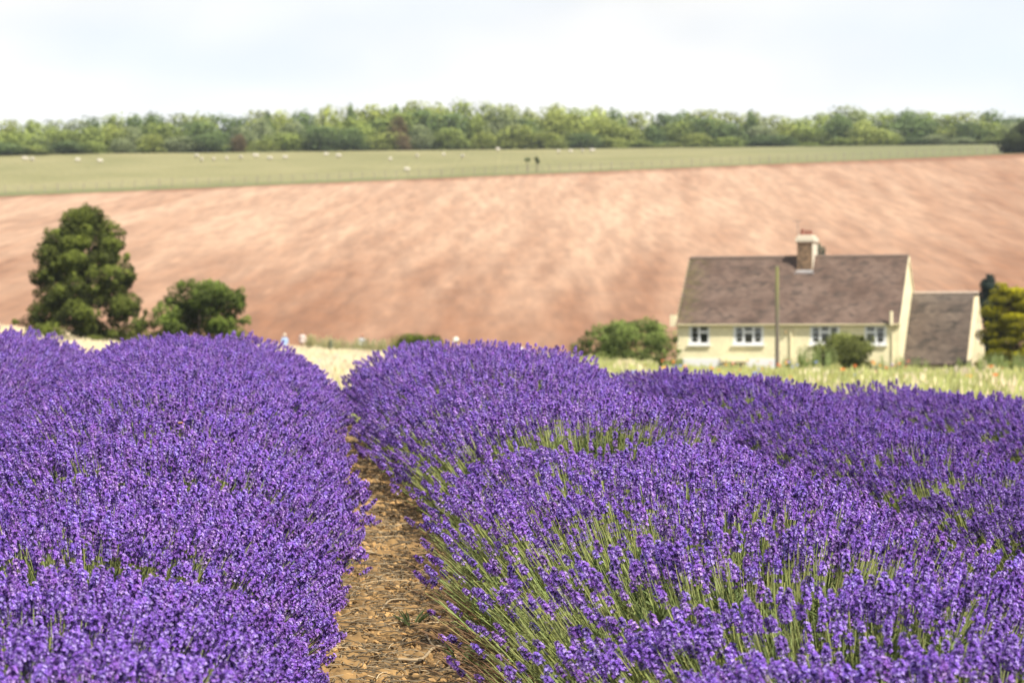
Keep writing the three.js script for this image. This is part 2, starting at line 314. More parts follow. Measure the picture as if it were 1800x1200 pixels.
bush('garden_bush', 'dark clipped bush under the right-hand front windows of the cottage', 'bush', 1484, 122, 652,
  [[652, 1430, 1534], [630, 1430, 1534], [610, 1436, 1532], [598, 1452, 1526], [590, 1474, 1510]], { seed: 19, n: 40, rad: 0.52, per: 380, leaf: 0.065, sprigs: 24, dark: [0.05, 0.065, 0.012], light: [0.24, 0.26, 0.065] });
bush('golden_conifer', 'golden yellow conifer right of the outbuilding', 'conifer', 1788, 127, 656,
  [[656, 1722, 1862], [620, 1724, 1860], [590, 1726, 1856], [560, 1732, 1848], [535, 1742, 1836], [515, 1750, 1806], [504, 1756, 1772]], { seed: 23, n: 80, rad: 0.55, per: 360, leaf: 0.075, dark: [0.05, 0.055, 0.003], sprigs: 40, light: [0.48, 0.43, 0.010], flat: 0.45, droop: 0.3 });
bush('blue_conifer', 'dark blue-green conifer behind the gable of the outbuilding', 'conifer', 1740, 142, 648,
  [[648, 1716, 1766], [580, 1718, 1764], [530, 1718, 1764], [505, 1724, 1760], [490, 1730, 1750], [478, 1734, 1743]], { seed: 27, n: 44, rad: 0.5, per: 320, leaf: 0.08, dark: [0.016, 0.028, 0.022], light: [0.05, 0.075, 0.06], flat: 0.6 });
bush('garden_tree', 'dark treetop peeping over the cottage ridge behind the chimney', 'tree', 1432, 146, 640,
  [[640, 1420, 1446], [560, 1408, 1458], [470, 1408, 1456], [448, 1411, 1452], [434, 1418, 1446], [424, 1426, 1440]], { seed: 31, n: 30, rad: 0.5, per: 260, leaf: 0.08, dark: [0.03, 0.045, 0.035], light: [0.09, 0.115, 0.075] });
bush('skyline_tree', 'very dark rounded tree on the skyline at the right end of the pasture', 'tree', 1822, 448, 266,
  [[266, 1762, 1900], [250, 1762, 1900], [238, 1770, 1896], [225, 1784, 1880], [214, 1802, 1850], [208, 1814, 1834]], { seed: 35, n: 50, rad: 1.7, per: 330, leaf: 0.28, dark: [0.012, 0.020, 0.006], light: [0.075, 0.095, 0.028] });
for (const [px, y0, y1, w, label, seed] of [[943, 297, 274, 10, 'small dark sapling with a visible stem beside the wire fence', 41], [927, 297, 275, 9, 'faint thin sapling just left of the darker one at the wire fence', 43]]) {
  const X = (px - 900) / F * 405, D = DB(X) + 9, g = stand(px, D), k = D / F, R = rng(seed), t = thing('sapling', label, 'sapling', [g.x, g.y, g.z]), top = EYE + (600 - y1) * k - g.y;
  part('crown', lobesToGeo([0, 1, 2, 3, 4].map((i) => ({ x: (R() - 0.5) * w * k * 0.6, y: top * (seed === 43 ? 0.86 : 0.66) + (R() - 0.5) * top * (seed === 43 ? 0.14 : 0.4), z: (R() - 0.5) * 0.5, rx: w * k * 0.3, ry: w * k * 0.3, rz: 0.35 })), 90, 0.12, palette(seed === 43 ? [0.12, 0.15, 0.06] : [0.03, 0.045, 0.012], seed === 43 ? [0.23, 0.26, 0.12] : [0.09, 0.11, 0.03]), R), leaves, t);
  part('trunk', new THREE.CylinderGeometry(0.04, 0.08, top * 0.8, 7).translate(0, top * 0.4, 0), bark, t);
}

// ------------------------------------------------------------------ post and wire fence at the top of the ploughed field
{
  const t = thing('wire_fence', 'long post and wire fence between the ploughed hill and the pasture', 'fence');
  const wood = mat(0.27, 0.23, 0.17), wire = mat(0.25, 0.25, 0.25, { metalness: 0.6, roughness: 0.5 });
  const pg = new THREE.CylinderGeometry(0.055, 0.07, 1.35, 7), cap = new THREE.ConeGeometry(0.055, 0.06, 7).translate(0, 0.705, 0); const post = mergeGeometries([pg, cap]).translate(0, 0.6, 0);
  const ends = [], R = rng(51);
  for (let X = -110, n = 0; X < 125; X += 2.0 * 0.88, n++) {
    const D = DB(X) + 7, y = height(X, D); ends.push(V(X, y, -D));
    const p = part('post', post, wood, t); p.position.set(X, y, -D); p.rotation.set((R() - 0.5) * 0.08, R() * 6, (R() - 0.5) * 0.08); p.scale.set(n % 8 ? 1 : 1.5, 0.92 + 0.16 * R(), n % 8 ? 1 : 1.5);
  }
  for (const h of [0.35, 0.7, 1.1]) part('wire', new THREE.TubeGeometry(new THREE.CatmullRomCurve3(ends.map((e) => V(e.x, e.y + h, e.z))), ends.length * 2, 0.008, 4), wire, t);
}

// ------------------------------------------------------------------ smooth bodies (sheep, people)
function bodyGeo(bones, cell, blend, pad = 0.05, colour) { // bones: [ax,ay,az, bx,by,bz, ra, rb]
  let lo = V(1e9, 1e9, 1e9), hi = V(-1e9, -1e9, -1e9);
  for (const b of bones) { const r = Math.max(b[6], b[7]) + pad; for (const q of [0, 3]) { lo.min(V(b[q] - r, b[q + 1] - r, b[q + 2] - r)); hi.max(V(b[q] + r, b[q + 1] + r, b[q + 2] + r)); } }
  const ext = Math.max(hi.x - lo.x, hi.y - lo.y, hi.z - lo.z), n = Math.ceil(ext / cell) + 6, mid = lo.clone().add(hi).multiplyScalar(0.5), half = n / 2 * cell;
  const mc = new MarchingCubes(n, new THREE.MeshBasicMaterial(), false, false, 120000); mc.isolation = 0;
  for (let z = 0; z < n; z++) for (let y = 0; y < n; y++) for (let x = 0; x < n; x++) {
    const px = mid.x + (x - n / 2) / (n / 2) * half, py = mid.y + (y - n / 2) / (n / 2) * half, pz = mid.z + (z - n / 2) / (n / 2) * half;
    let d = 1e9;
    for (const b of bones) {
      const ux = b[3] - b[0], uy = b[4] - b[1], uz = b[5] - b[2], l = ux * ux + uy * uy + uz * uz || 1e-9, h = clamp(((px - b[0]) * ux + (py - b[1]) * uy + (pz - b[2]) * uz) / l, 0, 1);
      const e = Math.hypot(px - b[0] - ux * h, py - b[1] - uy * h, pz - b[2] - uz * h) - lerp(b[6], b[7], h);
      if (d > 1e8) d = e; else { const q = clamp(0.5 + 0.5 * (d - e) / blend, 0, 1); d = lerp(d, e, q) - blend * q * (1 - q); }
    }
    mc.field[z * n * n + y * n + x] = -d;
  }
  mc.update();
  const g = new THREE.BufferGeometry(), p = mc.positionArray.slice(0, mc.count * 3);
  for (let i = 0; i < p.length; i += 3) { p[i] = p[i] * half + mid.x; p[i + 1] = p[i + 1] * half + mid.y; p[i + 2] = p[i + 2] * half + mid.z; }
  g.setAttribute('position', new THREE.BufferAttribute(p, 3)); g.setAttribute('normal', new THREE.BufferAttribute(mc.normalArray.slice(0, mc.count * 3), 3));
  if (colour) { const c = []; for (let i = 0; i < p.length; i += 3) c.push(...colour(p[i], p[i + 1], p[i + 2])); g.setAttribute('color', new THREE.Float32BufferAttribute(c, 3)); }
  return g;
}
{ // sheep grazing
  const make = (down) => {
    const hx = down ? 0.68 : 0.66, hy = down ? 0.28 : 0.83;
    const b = [[-0.38, 0.62, 0, 0.32, 0.64, 0, 0.26, 0.25], [-0.1, 0.58, 0, 0.2, 0.58, 0, 0.27, 0.26], [0.34, 0.68, 0, hx - 0.12, hy + 0.06, 0, 0.17, 0.09], [hx - 0.12, hy + 0.06, 0, hx + 0.08, hy - 0.06, 0, 0.085, 0.05],
      [hx - 0.14, hy + 0.1, 0.05, hx - 0.16, hy + 0.1, 0.16, 0.03, 0.018], [hx - 0.14, hy + 0.1, -0.05, hx - 0.16, hy + 0.1, -0.16, 0.03, 0.018], [-0.62, 0.66, 0, -0.68, 0.42, 0, 0.04, 0.03]];
    for (const s of [0.13, -0.13]) {
      b.push([0.28, 0.5, s, 0.3, 0.26, s, 0.075, 0.038], [0.3, 0.26, s, 0.29, 0.03, s, 0.036, 0.035]);
      b.push([-0.42, 0.52, s, -0.34, 0.36, s, 0.11, 0.05], [-0.34, 0.36, s, -0.47, 0.26, s, 0.045, 0.036], [-0.47, 0.26, s, -0.46, 0.03, s, 0.034, 0.034]);
    }
    return bodyGeo(b, 0.032, 0.06, 0.06, (x, y) => (y < 0.36 && x < hx - 0.25) || x > hx - 0.16 ? [0.42, 0.36, 0.30] : [0.60, 0.55, 0.47]);
  };
  const gs = [make(true), make(false)], m = vmat({ roughness: 1 });
  const list = [[43, 283], [56, 284], [136, 285], [175, 287], [345, 278], [354, 284], [375, 284], [398, 282], [423, 280], [449, 278], [474, 282], [501, 280], [573, 275], [595, 278], [686, 283], [733, 278], [780, 275], [813, 278], [875, 266], [715, 302], [982, 270], [1003, 269], [1024, 268], [1041, 268]];
  const R = rng(61);
  const note = { 0: 'white sheep, left one of the pair nearest the left edge', 1: 'white sheep, right one of the pair nearest the left edge', 2: 'pale sheep alone just right of the leftmost pair', 3: 'white sheep below the wood above the tall dark tree', 14: 'bright white sheep alone in the middle of the pasture', 18: 'white sheep right against the foot of the wood', 19: 'faint sheep close behind the wire fence' };
  list.forEach(([px, py], i) => {
    const p = onGround(px, py, 360);
    const o = shade(new THREE.Mesh(gs[i % 3 ? 0 : 1], m)); o.name = numbered('sheep'); o.position.copy(p); o.rotation.y = R() * 6.28; o.scale.setScalar(0.82 + 0.2 * R()); scene.add(o);
    const nth = ['first', 'second', 'third', 'fourth', 'fifth', 'sixth', 'seventh', 'eighth', 'ninth', 'tenth'];
    const inFlock = (x) => x < 320 ? 0 : x < 620 ? 1 : x < 900 ? 2 : 3, k = list.slice(0, i).filter(([x], j) => inFlock(x) === inFlock(px) && !note[j]).length;
    tag(o, note[i] ?? ['', `small white sheep, ${nth[k]} from the left in the flock left of the middle`, `small pale sheep, ${nth[k]} from the left above the middle lavender row`, `small pale sheep, ${nth[k]} from the left in the line right of the saplings`][inFlock(px)], 'sheep', 'sheep on the pasture');
  });
}
{ // people among the flowers
  const skin = mat(0.50, 0.32, 0.24, { roughness: 0.6 });
  function person(label, px, D, o) {
    const k = o.h / 1.72, lean = o.lean ?? 0, g = stand(px, D), t = thing('person', label, 'person', [g.x, g.y, g.z], o.turn ?? 0);
    const c = Math.cos(lean), s = Math.sin(lean), P = (x, y, z) => { const yy = y - 0.95; return y > 0.95 ? [x, 0.95 + yy * c - z * s, z * c + yy * s] : [x, y, z]; };
    const bone = (a, b, ra, rb) => [...P(...a), ...P(...b), ra, rb];
    const head = [bone([0, 1.58, 0.02], [0, 1.66, 0.0], 0.078, 0.085), bone([0, 1.52, 0.045], [0, 1.54, 0.05], 0.05, 0.055), bone([0, 1.575, 0.105], [0, 1.56, 0.118], 0.014, 0.016), bone([0.083, 1.6, 0], [0.088, 1.57, 0], 0.016, 0.012), bone([-0.083, 1.6, 0], [-0.088, 1.57, 0], 0.016, 0.012), bone([0, 1.36, -0.01], [0, 1.54, 0.0], 0.055, 0.05)];
    const torso = [bone([-0.09, 1.34, 0], [0.09, 1.34, 0], 0.105, 0.105), bone([0, 1.3, 0], [0, 1.05, 0], 0.135, 0.12), bone([-0.06, 0.96, 0], [0.06, 0.96, 0], 0.125, 0.125)];
    const arms = [], hands = [];
    for (const q of [1, -1]) {
      const fwd = o.reach ?? 0.06, el = [q * 0.25, 1.10, -0.02 + fwd * 0.5], wr = [q * (0.26 - fwd * 0.2), 0.90 + fwd * 0.3, 0.05 + fwd];
      arms.push(bone([q * 0.175, 1.38, 0], el, 0.055, 0.042), bone(el, wr, 0.042, 0.03));
      const hd = [wr[0], wr[1] - 0.07, wr[2] + 0.03]; hands.push(bone(wr, hd, 0.028, 0.034), bone([hd[0], hd[1], hd[2] + 0.03], [hd[0], hd[1] - 0.03, hd[2] + 0.055], 0.011, 0.009));
      for (let f = 0; f < 4; f++) hands.push(bone([hd[0] + (f - 1.5) * 0.006, hd[1], hd[2] + (f - 1.5) * 0.015], [hd[0] + (f - 1.5) * 0.006, hd[1] - 0.075 + Math.abs(f - 1.4) * 0.012, hd[2] + (f - 1.5) * 0.017 + 0.012], 0.011, 0.008));
    }
    const legs = [], feet = [];
    for (const q of [1, -1]) { const st = q * (o.step ?? 0.05); legs.push([q * 0.085, 0.92, 0, q * 0.1, 0.5, 0.02 + st, 0.092, 0.06], [q * 0.1, 0.5, 0.02 + st, q * 0.1, 0.09, st, 0.062, 0.04]); feet.push([q * 0.1, 0.05, st - 0.02, q * 0.11, 0.035, st + 0.17, 0.045, 0.032]); }
    const grow = (b, r) => b.map((x) => [...x.slice(0, 6), x[6] + r, x[7] + r]);
    const sc = (geo) => geo.scale(k, k, k);
    part('body', sc(bodyGeo([...head, ...torso, ...arms, ...hands, ...legs, ...feet], 0.021, 0.03)), skin, t);
    part('shirt', sc(bodyGeo(grow([...torso, arms[0], arms[2], ...(o.sleeves ? [arms[1], arms[3]] : [])], 0.02), 0.024, 0.05)), mat(...o.top), t);
    part('trousers', sc(bodyGeo(grow(legs.concat([[-0.06, 0.93, 0, 0.06, 0.93, 0, 0.12, 0.12]]), 0.016), 0.024, 0.04)), mat(...o.bottom), t);
    part('shoes', sc(bodyGeo(grow(feet, 0.01), 0.018, 0.02)), mat(0.08, 0.07, 0.06), t);
    const hp = P(0, 1.655, -0.015);
    const hair = part('hair', new THREE.SphereGeometry(0.1 * k, 18, 12, 0, 6.2832, 0, 1.9), mat(...o.hair), t); hair.position.set(hp[0] * k, hp[1] * k, hp[2] * k - 0.012); hair.rotation.x = lean - 0.35;
    if (o.hat) {
      const hg = new THREE.LatheGeometry([[0.0, 0.115], [0.06, 0.112], [0.095, 0.085], [0.105, 0.02], [0.11, 0.0], [0.165, -0.02], [0.167, -0.026], [0.1, -0.012]].map(([x, y]) => new THREE.Vector2(x * k, y * k)), 24);
      const h = part('sun_hat', hg, mat(...o.hat), t), q = P(0, 1.685, -0.01); h.position.set(q[0] * k, q[1] * k, q[2] * k); h.rotation.x = lean - 0.08;
    }
    return t;
  }
  person('person in a pale sun hat and light blue top by the left lavender row', 500, 160, { h: 1.5, hat: [0.75, 0.66, 0.52], top: [0.35, 0.5, 0.75], bottom: [0.5, 0.47, 0.4], hair: [0.1, 0.06, 0.03], turn: 0.4 });
  person('person in a whitish pink top standing in the meadow weeds', 531, 166, { h: 1.66, top: [0.72, 0.60, 0.55], bottom: [0.4, 0.27, 0.17], hair: [0.35, 0.17, 0.08], turn: 2.6, sleeves: true });
  person('person in grey-blue clothes standing alone in the gap between the rows', 636, 166, { h: 1.7, top: [0.42, 0.43, 0.47], bottom: [0.16, 0.19, 0.26], hair: [0.42, 0.2, 0.13], turn: 3.6, sleeves: true });
  person('person in a white hat and grey top behind the middle row crest', 812, 94, { h: 1.72, hat: [0.72, 0.68, 0.58], top: [0.30, 0.27, 0.25], bottom: [0.2, 0.22, 0.28], hair: [0.03, 0.025, 0.02], turn: -1.4, lean: 0.35, reach: 0.25, sleeves: true });
  person('person in a white hat bending over to the right of the middle row crest', 940, 94, { h: 1.6, hat: [0.75, 0.72, 0.64], top: [0.32, 0.31, 0.31], bottom: [0.12, 0.13, 0.17], hair: [0.03, 0.025, 0.02], turn: -1.45, lean: 0.95, reach: 0.3, sleeves: true });
}

// ------------------------------------------------------------------ the cottage, its outbuilding and the pole
const YAW = 17.5 * Math.PI / 180;
{
  const D0 = 130, X0 = (1582 - 900) / F * D0, L = 12.3, HE = 2.73, HR = 6.3, VR = 3.3, DEP = 6.6;
  const baseY = 0 - 0.25;
  // local frame: x along the front from its left corner, z out of the front, origin at the left front corner on the ground
  const cot = thing('cottage', 'cream rendered cottage with brown tiled roof and brick chimney', 'house', [X0 - L * Math.cos(YAW), 0, -(D0 + L * Math.sin(YAW))], -YAW);
  const OX = X0 - L * Math.cos(YAW), OD = D0 + L * Math.sin(YAW);
  const U = (px) => { const a = (px - 900) / F; return (a * OD - OX) / (Math.cos(YAW) + a * Math.sin(YAW)); };
  const YH = (py, u) => EYE + (600 - py) / F * (OD - u * Math.sin(YAW));
  const cream = grainTexture(256, 0.9, 1, 6, 71);
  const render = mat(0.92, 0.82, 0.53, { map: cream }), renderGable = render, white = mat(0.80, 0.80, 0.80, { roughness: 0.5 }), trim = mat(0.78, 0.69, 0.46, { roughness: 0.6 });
  const glass = new THREE.MeshPhysicalMaterial({ color: rgb(0.75, 0.8, 0.8), transmission: 1, thickness: 0, roughness: 0.03, side: THREE.DoubleSide });
  const wins = [[1211, 1248, 'LT'], [1289, 1343, 'LTL'], [1424, 1477, 'LTL'], [1520, 1559, 'TL']].map(([a, b, kind]) => { const u0 = U(a), u1 = U(b); return [u0, u1, YH(606, u0), YH(571, u0), kind]; });
  const sh = new THREE.Shape([[0, baseY], [L, baseY], [L, HE], [0, HE]].map(([x, y]) => new THREE.Vector2(x, y)));
  for (const [a, b, c, d] of wins) sh.holes.push(new THREE.Path([[a, c], [b, c], [b, d], [a, d]].map(([x, y]) => new THREE.Vector2(x, y))));
  const ext = (shape, d) => new THREE.ExtrudeGeometry(shape, { depth: d, bevelEnabled: false });
  part('front_wall', ext(sh, 0.25).translate(0, 0, -0.25), render, cot);
  part('rear_wall', box(L, HE - baseY, 0.25, L / 2, (HE + baseY) / 2, -DEP + 0.125), render, cot);
  const gableShape = () => new THREE.Shape([[-0.252, baseY], [-DEP + 0.252, baseY], [-DEP + 0.252, HE - 0.02], [-VR, HR - 0.3], [-0.252, HE - 0.02]].map(([x, y]) => new THREE.Vector2(x, y)));
  const gw = ext(gableShape(), 0.25).rotateY(-Math.PI / 2); // x -> z
  // the verge of the right gable rises slightly proud of the roof as a rendered coping
  part('gable_wall', gw.clone().translate(L, 0, 0), renderGable, cot);
  part('gable_wall', gw.clone().translate(0.25, 0, 0), renderGable, cot);
  part('attic_floor', box(L - 0.52, 0.1, DEP - 0.52, L / 2, HE - 0.12, -DEP / 2), mat(0.5, 0.45, 0.4), cot);
  // roof: two slabs, their tiles laid over them
  const pitch = Math.atan2(HR - HE, VR), ov = 0.28, slope = (HR - HE) / Math.sin(pitch) + ov;
  const roof = new THREE.Group(); roof.name = 'roof'; cot.add(roof);
  const slabM = mat(0.12, 0.09, 0.07);
  function tiled(len, sl, frame, parent, seed, x0, pal, gauge = 0.16, tw = 0.265) { // frame: Matrix4 from (along, down the slope, out) to local
    const R = rng(seed), ms = [], cs = [], g = box(tw - 0.006, gauge + 0.07, 0.018); const q = new THREE.Quaternion().setFromAxisAngle(V(1, 0, 0), -0.11);
    const nr = Math.ceil(sl / gauge), nc = Math.floor(len / tw);
    for (let j = 0; j < nr; j++) for (let i = 0; i < nc; i++) {
      const x = x0 + (i + 0.5 + (j % 2 ? 0.25 : -0.25)) * len / nc, y = -(j + 0.5) * sl / nr;
      ms.push(frame.clone().multiply(new THREE.Matrix4().compose(V(x + (R() - 0.5) * 0.008, y, 0.03 + R() * 0.006), q.clone().multiply(new THREE.Quaternion().setFromAxisAngle(V(0, 0, 1), (R() - 0.5) * 0.03)), V(1, 1, 1))));
      cs.push(pal(x, y, R));
    }
    return instanced('roof_tile', g, mat(1, 1, 1, { roughness: 0.95 }), ms, cs, parent);
  }
  const tilePal = (x, y, R) => { const n = fbm(x * 0.7, y * 0.7, 2, 3), b = fbm(x * 1.7 + 9, y * 2.4, 6, 4), lich = sstep(0.0, 0.42, b), v = 0.8 + 0.4 * R(); const edge = sstep(1.6, 0.2, x) * sstep(-0.2, 0.4, noise(x * 3, y * 3, 1) + 0.2); const c = mix3(mix3(mix3([0.115, 0.072, 0.053], [0.178, 0.120, 0.092], clamp(0.5 + n * 1.4, 0, 1)), [0.04, 0.034, 0.028], lich * 0.6), [0.12, 0.10, 0.035], edge * 0.6); return rgb(c[0] * v, c[1] * v, c[2] * v); };
  for (const sgn of [1, -1]) {
    const f = new THREE.Matrix4().makeTranslation(0, HR, -VR).multiply(new THREE.Matrix4().makeRotationY(sgn > 0 ? 0 : Math.PI)).multiply(new THREE.Matrix4().makeRotationX(pitch - Math.PI / 2));
    const slab = box(L - 0.02, slope, 0.12, sgn > 0 ? L / 2 : -L / 2, -slope / 2, -0.07).applyMatrix4(f);
    part('roof_slab', slab, slabM, roof);
    tiled(L - 0.04, slope, f, roof, 81 + sgn, sgn > 0 ? 0 : -L, tilePal);
  }
  const ridgeM = mat(0.16, 0.115, 0.09);
  for (let i = 0; i < 27; i++) part('ridge_tile', new THREE.CylinderGeometry(0.13, 0.13, L / 27 - 0.02, 10, 1, false, 0, Math.PI).rotateZ(Math.PI / 2).rotateX(Math.PI / 2 * 0).translate((i + 0.5) * L / 27, HR - 0.02, -VR), ridgeM, roof).rotation.set(0, 0, 0);
  // coping strips on the gables
  for (const x of [L, 0]) for (const sgn of [1, -1]) {
    const f = new THREE.Matrix4().makeTranslation(0, HR, -VR).multiply(new THREE.Matrix4().makeRotationY(sgn > 0 ? 0 : Math.PI)).multiply(new THREE.Matrix4().makeRotationX(pitch - Math.PI / 2));
    part('bargeboard', box(0.06, slope - 0.03, 0.14, (x === L ? L + 0.032 : -0.032) * (sgn > 0 ? 1 : -1), -slope / 2, -0.06).applyMatrix4(f), trim, cot);
  }
  part('kneeler', box(0.3, 0.62, 0.5, -0.18, HE + 0.02, 0.0), trim, cot);
  // eaves: fascia, gutter, downpipes
  part('fascia', box(L - 0.02, 0.14, 0.03, L / 2, HE - 0.22, 0.17), mat(0.62, 0.54, 0.33), cot);
  part('gutter', new THREE.CylinderGeometry(0.045, 0.045, L - 0.1, 10, 1, false, 0, Math.PI).rotateZ(Math.PI / 2).translate(L / 2, HE - 0.23, 0.235), mat(0.62, 0.54, 0.33), cot);
  const pipe = (u, y0, y1) => part('downpipe', mergeGeometries([new THREE.CylinderGeometry(0.045, 0.045, y1 - y0, 10).translate(u, (y0 + y1) / 2, 0.07), box(0.13, 0.05, 0.1, u, y0 + 0.6, 0.05), box(0.13, 0.05, 0.1, u, y1 - 0.5, 0.05)]), trim, cot);
  pipe(U(1570), 0, HE - 0.2); pipe(U(1391), 0.1, HE - 0.2);
  part('soil_vent', new THREE.CylinderGeometry(0.09, 0.09, 0.75, 12).translate(U(1569), HE + 0.12, 0.37), trim, cot);
  part('wall_lamp', mergeGeometries([new THREE.CylinderGeometry(0.06, 0.09, 0.14, 10).translate(U(1382), 2.13, 0.12), box(0.05, 0.05, 0.14, U(1382), 2.19, 0.06)]), mat(0.35, 0.25, 0.12), cot);
  // windows: white frames, casements with glazing bars, a small top light in the middle bay
  for (const [a, b, c, d, kind] of wins) {
    const w = new THREE.Group(); w.name = 'window'; cot.add(w);
    const z = -0.08, fw = 0.075;
    part('frame', mergeGeometries([box(b - a, fw, 0.09, (a + b) / 2, c + fw / 2, z), box(b - a, fw, 0.09, (a + b) / 2, d - fw / 2, z), box(fw, d - c - 2 * fw, 0.09, a + fw / 2, (c + d) / 2, z), box(fw, d - c - 2 * fw, 0.09, b - fw / 2, (c + d) / 2, z)]), white, w);
    part('sill', box(b - a + 0.14, 0.06, 0.16, (a + b) / 2, c - 0.032, 0.06), white, w);
    const n = kind.length, bay = (b - a - 2 * fw) / n;
    for (let i = 0; i < n; i++) {
      const x0 = a + fw + i * bay, x1 = x0 + bay, y0 = c + fw, y1 = d - fw, cw = kind[i] === 'L' ? 0.085 : 0.05, bars = [];
      bars.push(box(cw, y1 - y0, 0.06, x0 + cw / 2, (y0 + y1) / 2, z + 0.022), box(cw, y1 - y0, 0.06, x1 - cw / 2, (y0 + y1) / 2, z + 0.022), box(bay - 2 * cw, cw, 0.06, (x0 + x1) / 2, y0 + cw / 2, z + 0.022), box(bay - 2 * cw, cw, 0.06, (x0 + x1) / 2, y1 - cw / 2, z + 0.022));
      const ys = kind[i] === 'L' ? [1 / 3, 2 / 3] : [0.66];
      ys.forEach((q) => bars.push(box(bay - 2 * cw, kind[i] === 'L' ? 0.03 : 0.13, 0.05, (x0 + x1) / 2, lerp(y0, y1, q), z + 0.02)));
      part('casement', mergeGeometries(bars), white, w);
      const e = [y0, ...ys.map((q) => lerp(y0, y1, q)), y1];
      for (let j = 0; j < e.length - 1; j++) part('pane', box(bay - 2 * cw, e[j + 1] - e[j] - 0.02, 0.006, (x0 + x1) / 2, (e[j] + e[j + 1]) / 2, z), glass, w);
    }
    // light curtains inside
    part('curtain', mergeGeometries([box((b - a) * 0.16, d - c, 0.05, a + (b - a) * 0.06, (c + d) / 2, -0.34), box((b - a) * 0.16, d - c, 0.05, b - (b - a) * 0.06, (c + d) / 2, -0.34)]), mat(0.45, 0.42, 0.36), w);
  }
  // chimney on the ridge
  {
    const ch = new THREE.Group(); ch.name = 'chimney'; cot.add(ch);
    const u0 = U(1385) + 0.46, w = 0.84, dp = 1.5, z0 = -VR, y0 = HR - 0.95, yT = 7.05;
    const n = 128, d = new Uint8Array(n * n * 4), R = rng(91); // brick courses, too far to tell apart singly
    const tone = Array.from({ length: 200 }, () => 0.7 + 0.6 * R());
    for (let y = 0; y < n; y++) for (let x = 0; x < n; x++) { const row = Math.floor(y / 8), bx = Math.floor((x + (row % 2) * 12) / 24) % 5, mort = y % 8 === 0 || (x + (row % 2) * 12) % 24 === 0, v = tone[(row * 5 + bx) % 200] * (0.9 + 0.2 * R()), k = (y * n + x) * 4; const c = mort ? [150, 130, 110] : [106 * v, 84 * v, 64 * v]; d[k] = Math.min(255, c[0]); d[k + 1] = Math.min(255, c[1]); d[k + 2] = Math.min(255, c[2]); d[k + 3] = 255; }
    const bt = new THREE.DataTexture(d, n, n); bt.wrapS = bt.wrapT = THREE.RepeatWrapping; bt.magFilter = THREE.LinearFilter; bt.colorSpace = THREE.SRGBColorSpace; bt.needsUpdate = true;
    part('stack', box(w, yT - y0, dp, u0, (yT + y0) / 2, z0), new THREE.MeshStandardMaterial({ map: bt, roughness: 0.95 }), ch);
    const pale = mat(0.66, 0.58, 0.46);
    part('lit_side', box(0.03, yT - y0 - 0.02, dp - 0.02, u0 + w / 2 + 0.015, (yT + y0) / 2 + 0.01, z0), pale, ch);  // pale sheet on the sunward side, its sunlit look put into the colour
    part('corbel', mergeGeometries([box(w + 0.1, 0.1, dp + 0.1, u0, yT + 0.05, z0)]), mat(0.25, 0.16, 0.11), ch);
    part('cap', mergeGeometries([box(w + 0.16, 0.24, dp + 0.14, u0, yT + 0.22, z0), box(w - 0.05, 0.12, dp - 0.05, u0, yT + 0.40, z0)]), pale, ch);
    const pot = new THREE.LatheGeometry([[0.15, 0], [0.15, 0.05], [0.12, 0.08], [0.105, 0.3], [0.135, 0.32], [0.135, 0.37], [0.09, 0.37], [0.09, 0.1]].map(([x, y]) => new THREE.Vector2(x, y)), 16);
    const terra = mat(0.22, 0.07, 0.045);
    for (const [dx, dz, s] of [[-0.2, 0.35, 1], [0.2, 0.1, 0.8], [-0.1, -0.4, 0.9]]) { const p = part('chimney_pot', pot, terra, ch); p.position.set(u0 + dx, yT + 0.46, z0 + dz); p.scale.setScalar(s * 0.9); }
    part('flashing', mergeGeometries([box(w + 0.06, 0.16, 0.03, u0, HR - 0.83, z0 + dp / 2 + 0.05), box(w + 0.3, 0.03, 0.18, u0, HR - 0.90, z0 + dp / 2 + 0.13)]), mat(0.62, 0.62, 0.63), ch);
    part('tv_aerial', mergeGeometries([new THREE.CylinderGeometry(0.018, 0.018, 1.7, 6).translate(u0 - w / 2 - 0.1, 7.5, z0), box(0.5, 0.02, 0.02, u0 - w / 2 - 0.1, 8.3, z0), ...[-0.2, -0.08, 0.04, 0.16].map((q) => box(0.012, 0.012, 0.4, u0 - w / 2 - 0.1 + q, 8.33, z0)), box(0.12, 0.03, 0.03, u0 - w / 2 - 0.05, 6.9, z0)]), mat(0.2, 0.2, 0.2, { metalness: 0.5 }), ch);
  }
  // white base course left of the pole, with a cream ledge before it
  part('white_plinth', box(U(1364) - 0.35, 0.72, 0.06, (U(1364) + 0.35) / 2, 0.3, 0.035), mat(0.78, 0.77, 0.78), cot);
  const be = thing('garden_bench', 'low cream slab bench against the white plinth of the cottage', 'bench', [OX + Math.cos(YAW) * U(1293) + 0.4 * Math.sin(-YAW), 0, -(OD - Math.sin(YAW) * U(1293)) + 0.4 * Math.cos(YAW)], -YAW);
  part('seat', box(1.55, 0.09, 0.5, 0, 0.52, 0), trim, be); part('back_board', box(1.5, 0.28, 0.05, 0, 0.72, -0.24), trim, be);
  for (const x of [-0.6, 0.6]) part('leg', box(0.1, 0.47, 0.4, x, 0.24, 0), mat(0.4, 0.36, 0.28), be);

  // the outbuilding against the right gable
  const GV = 4.7, GH = 4.25, GE = 0.55, GL = 3.62, HALF = 3.4, gx = L + 0.07;
  const out = thing('outbuilding', 'low outbuilding with long mossy tiled roof attached to the cottage gable', 'outbuilding', [OX, 0, -OD], -YAW);
  const gs = new THREE.Shape([[-GV + HALF, baseY - 0.2], [-GV - HALF, baseY - 0.2], [-GV - HALF, GE], [-GV, GH - 0.12], [-GV + HALF, GE]].map(([x, y]) => new THREE.Vector2(x, y)));
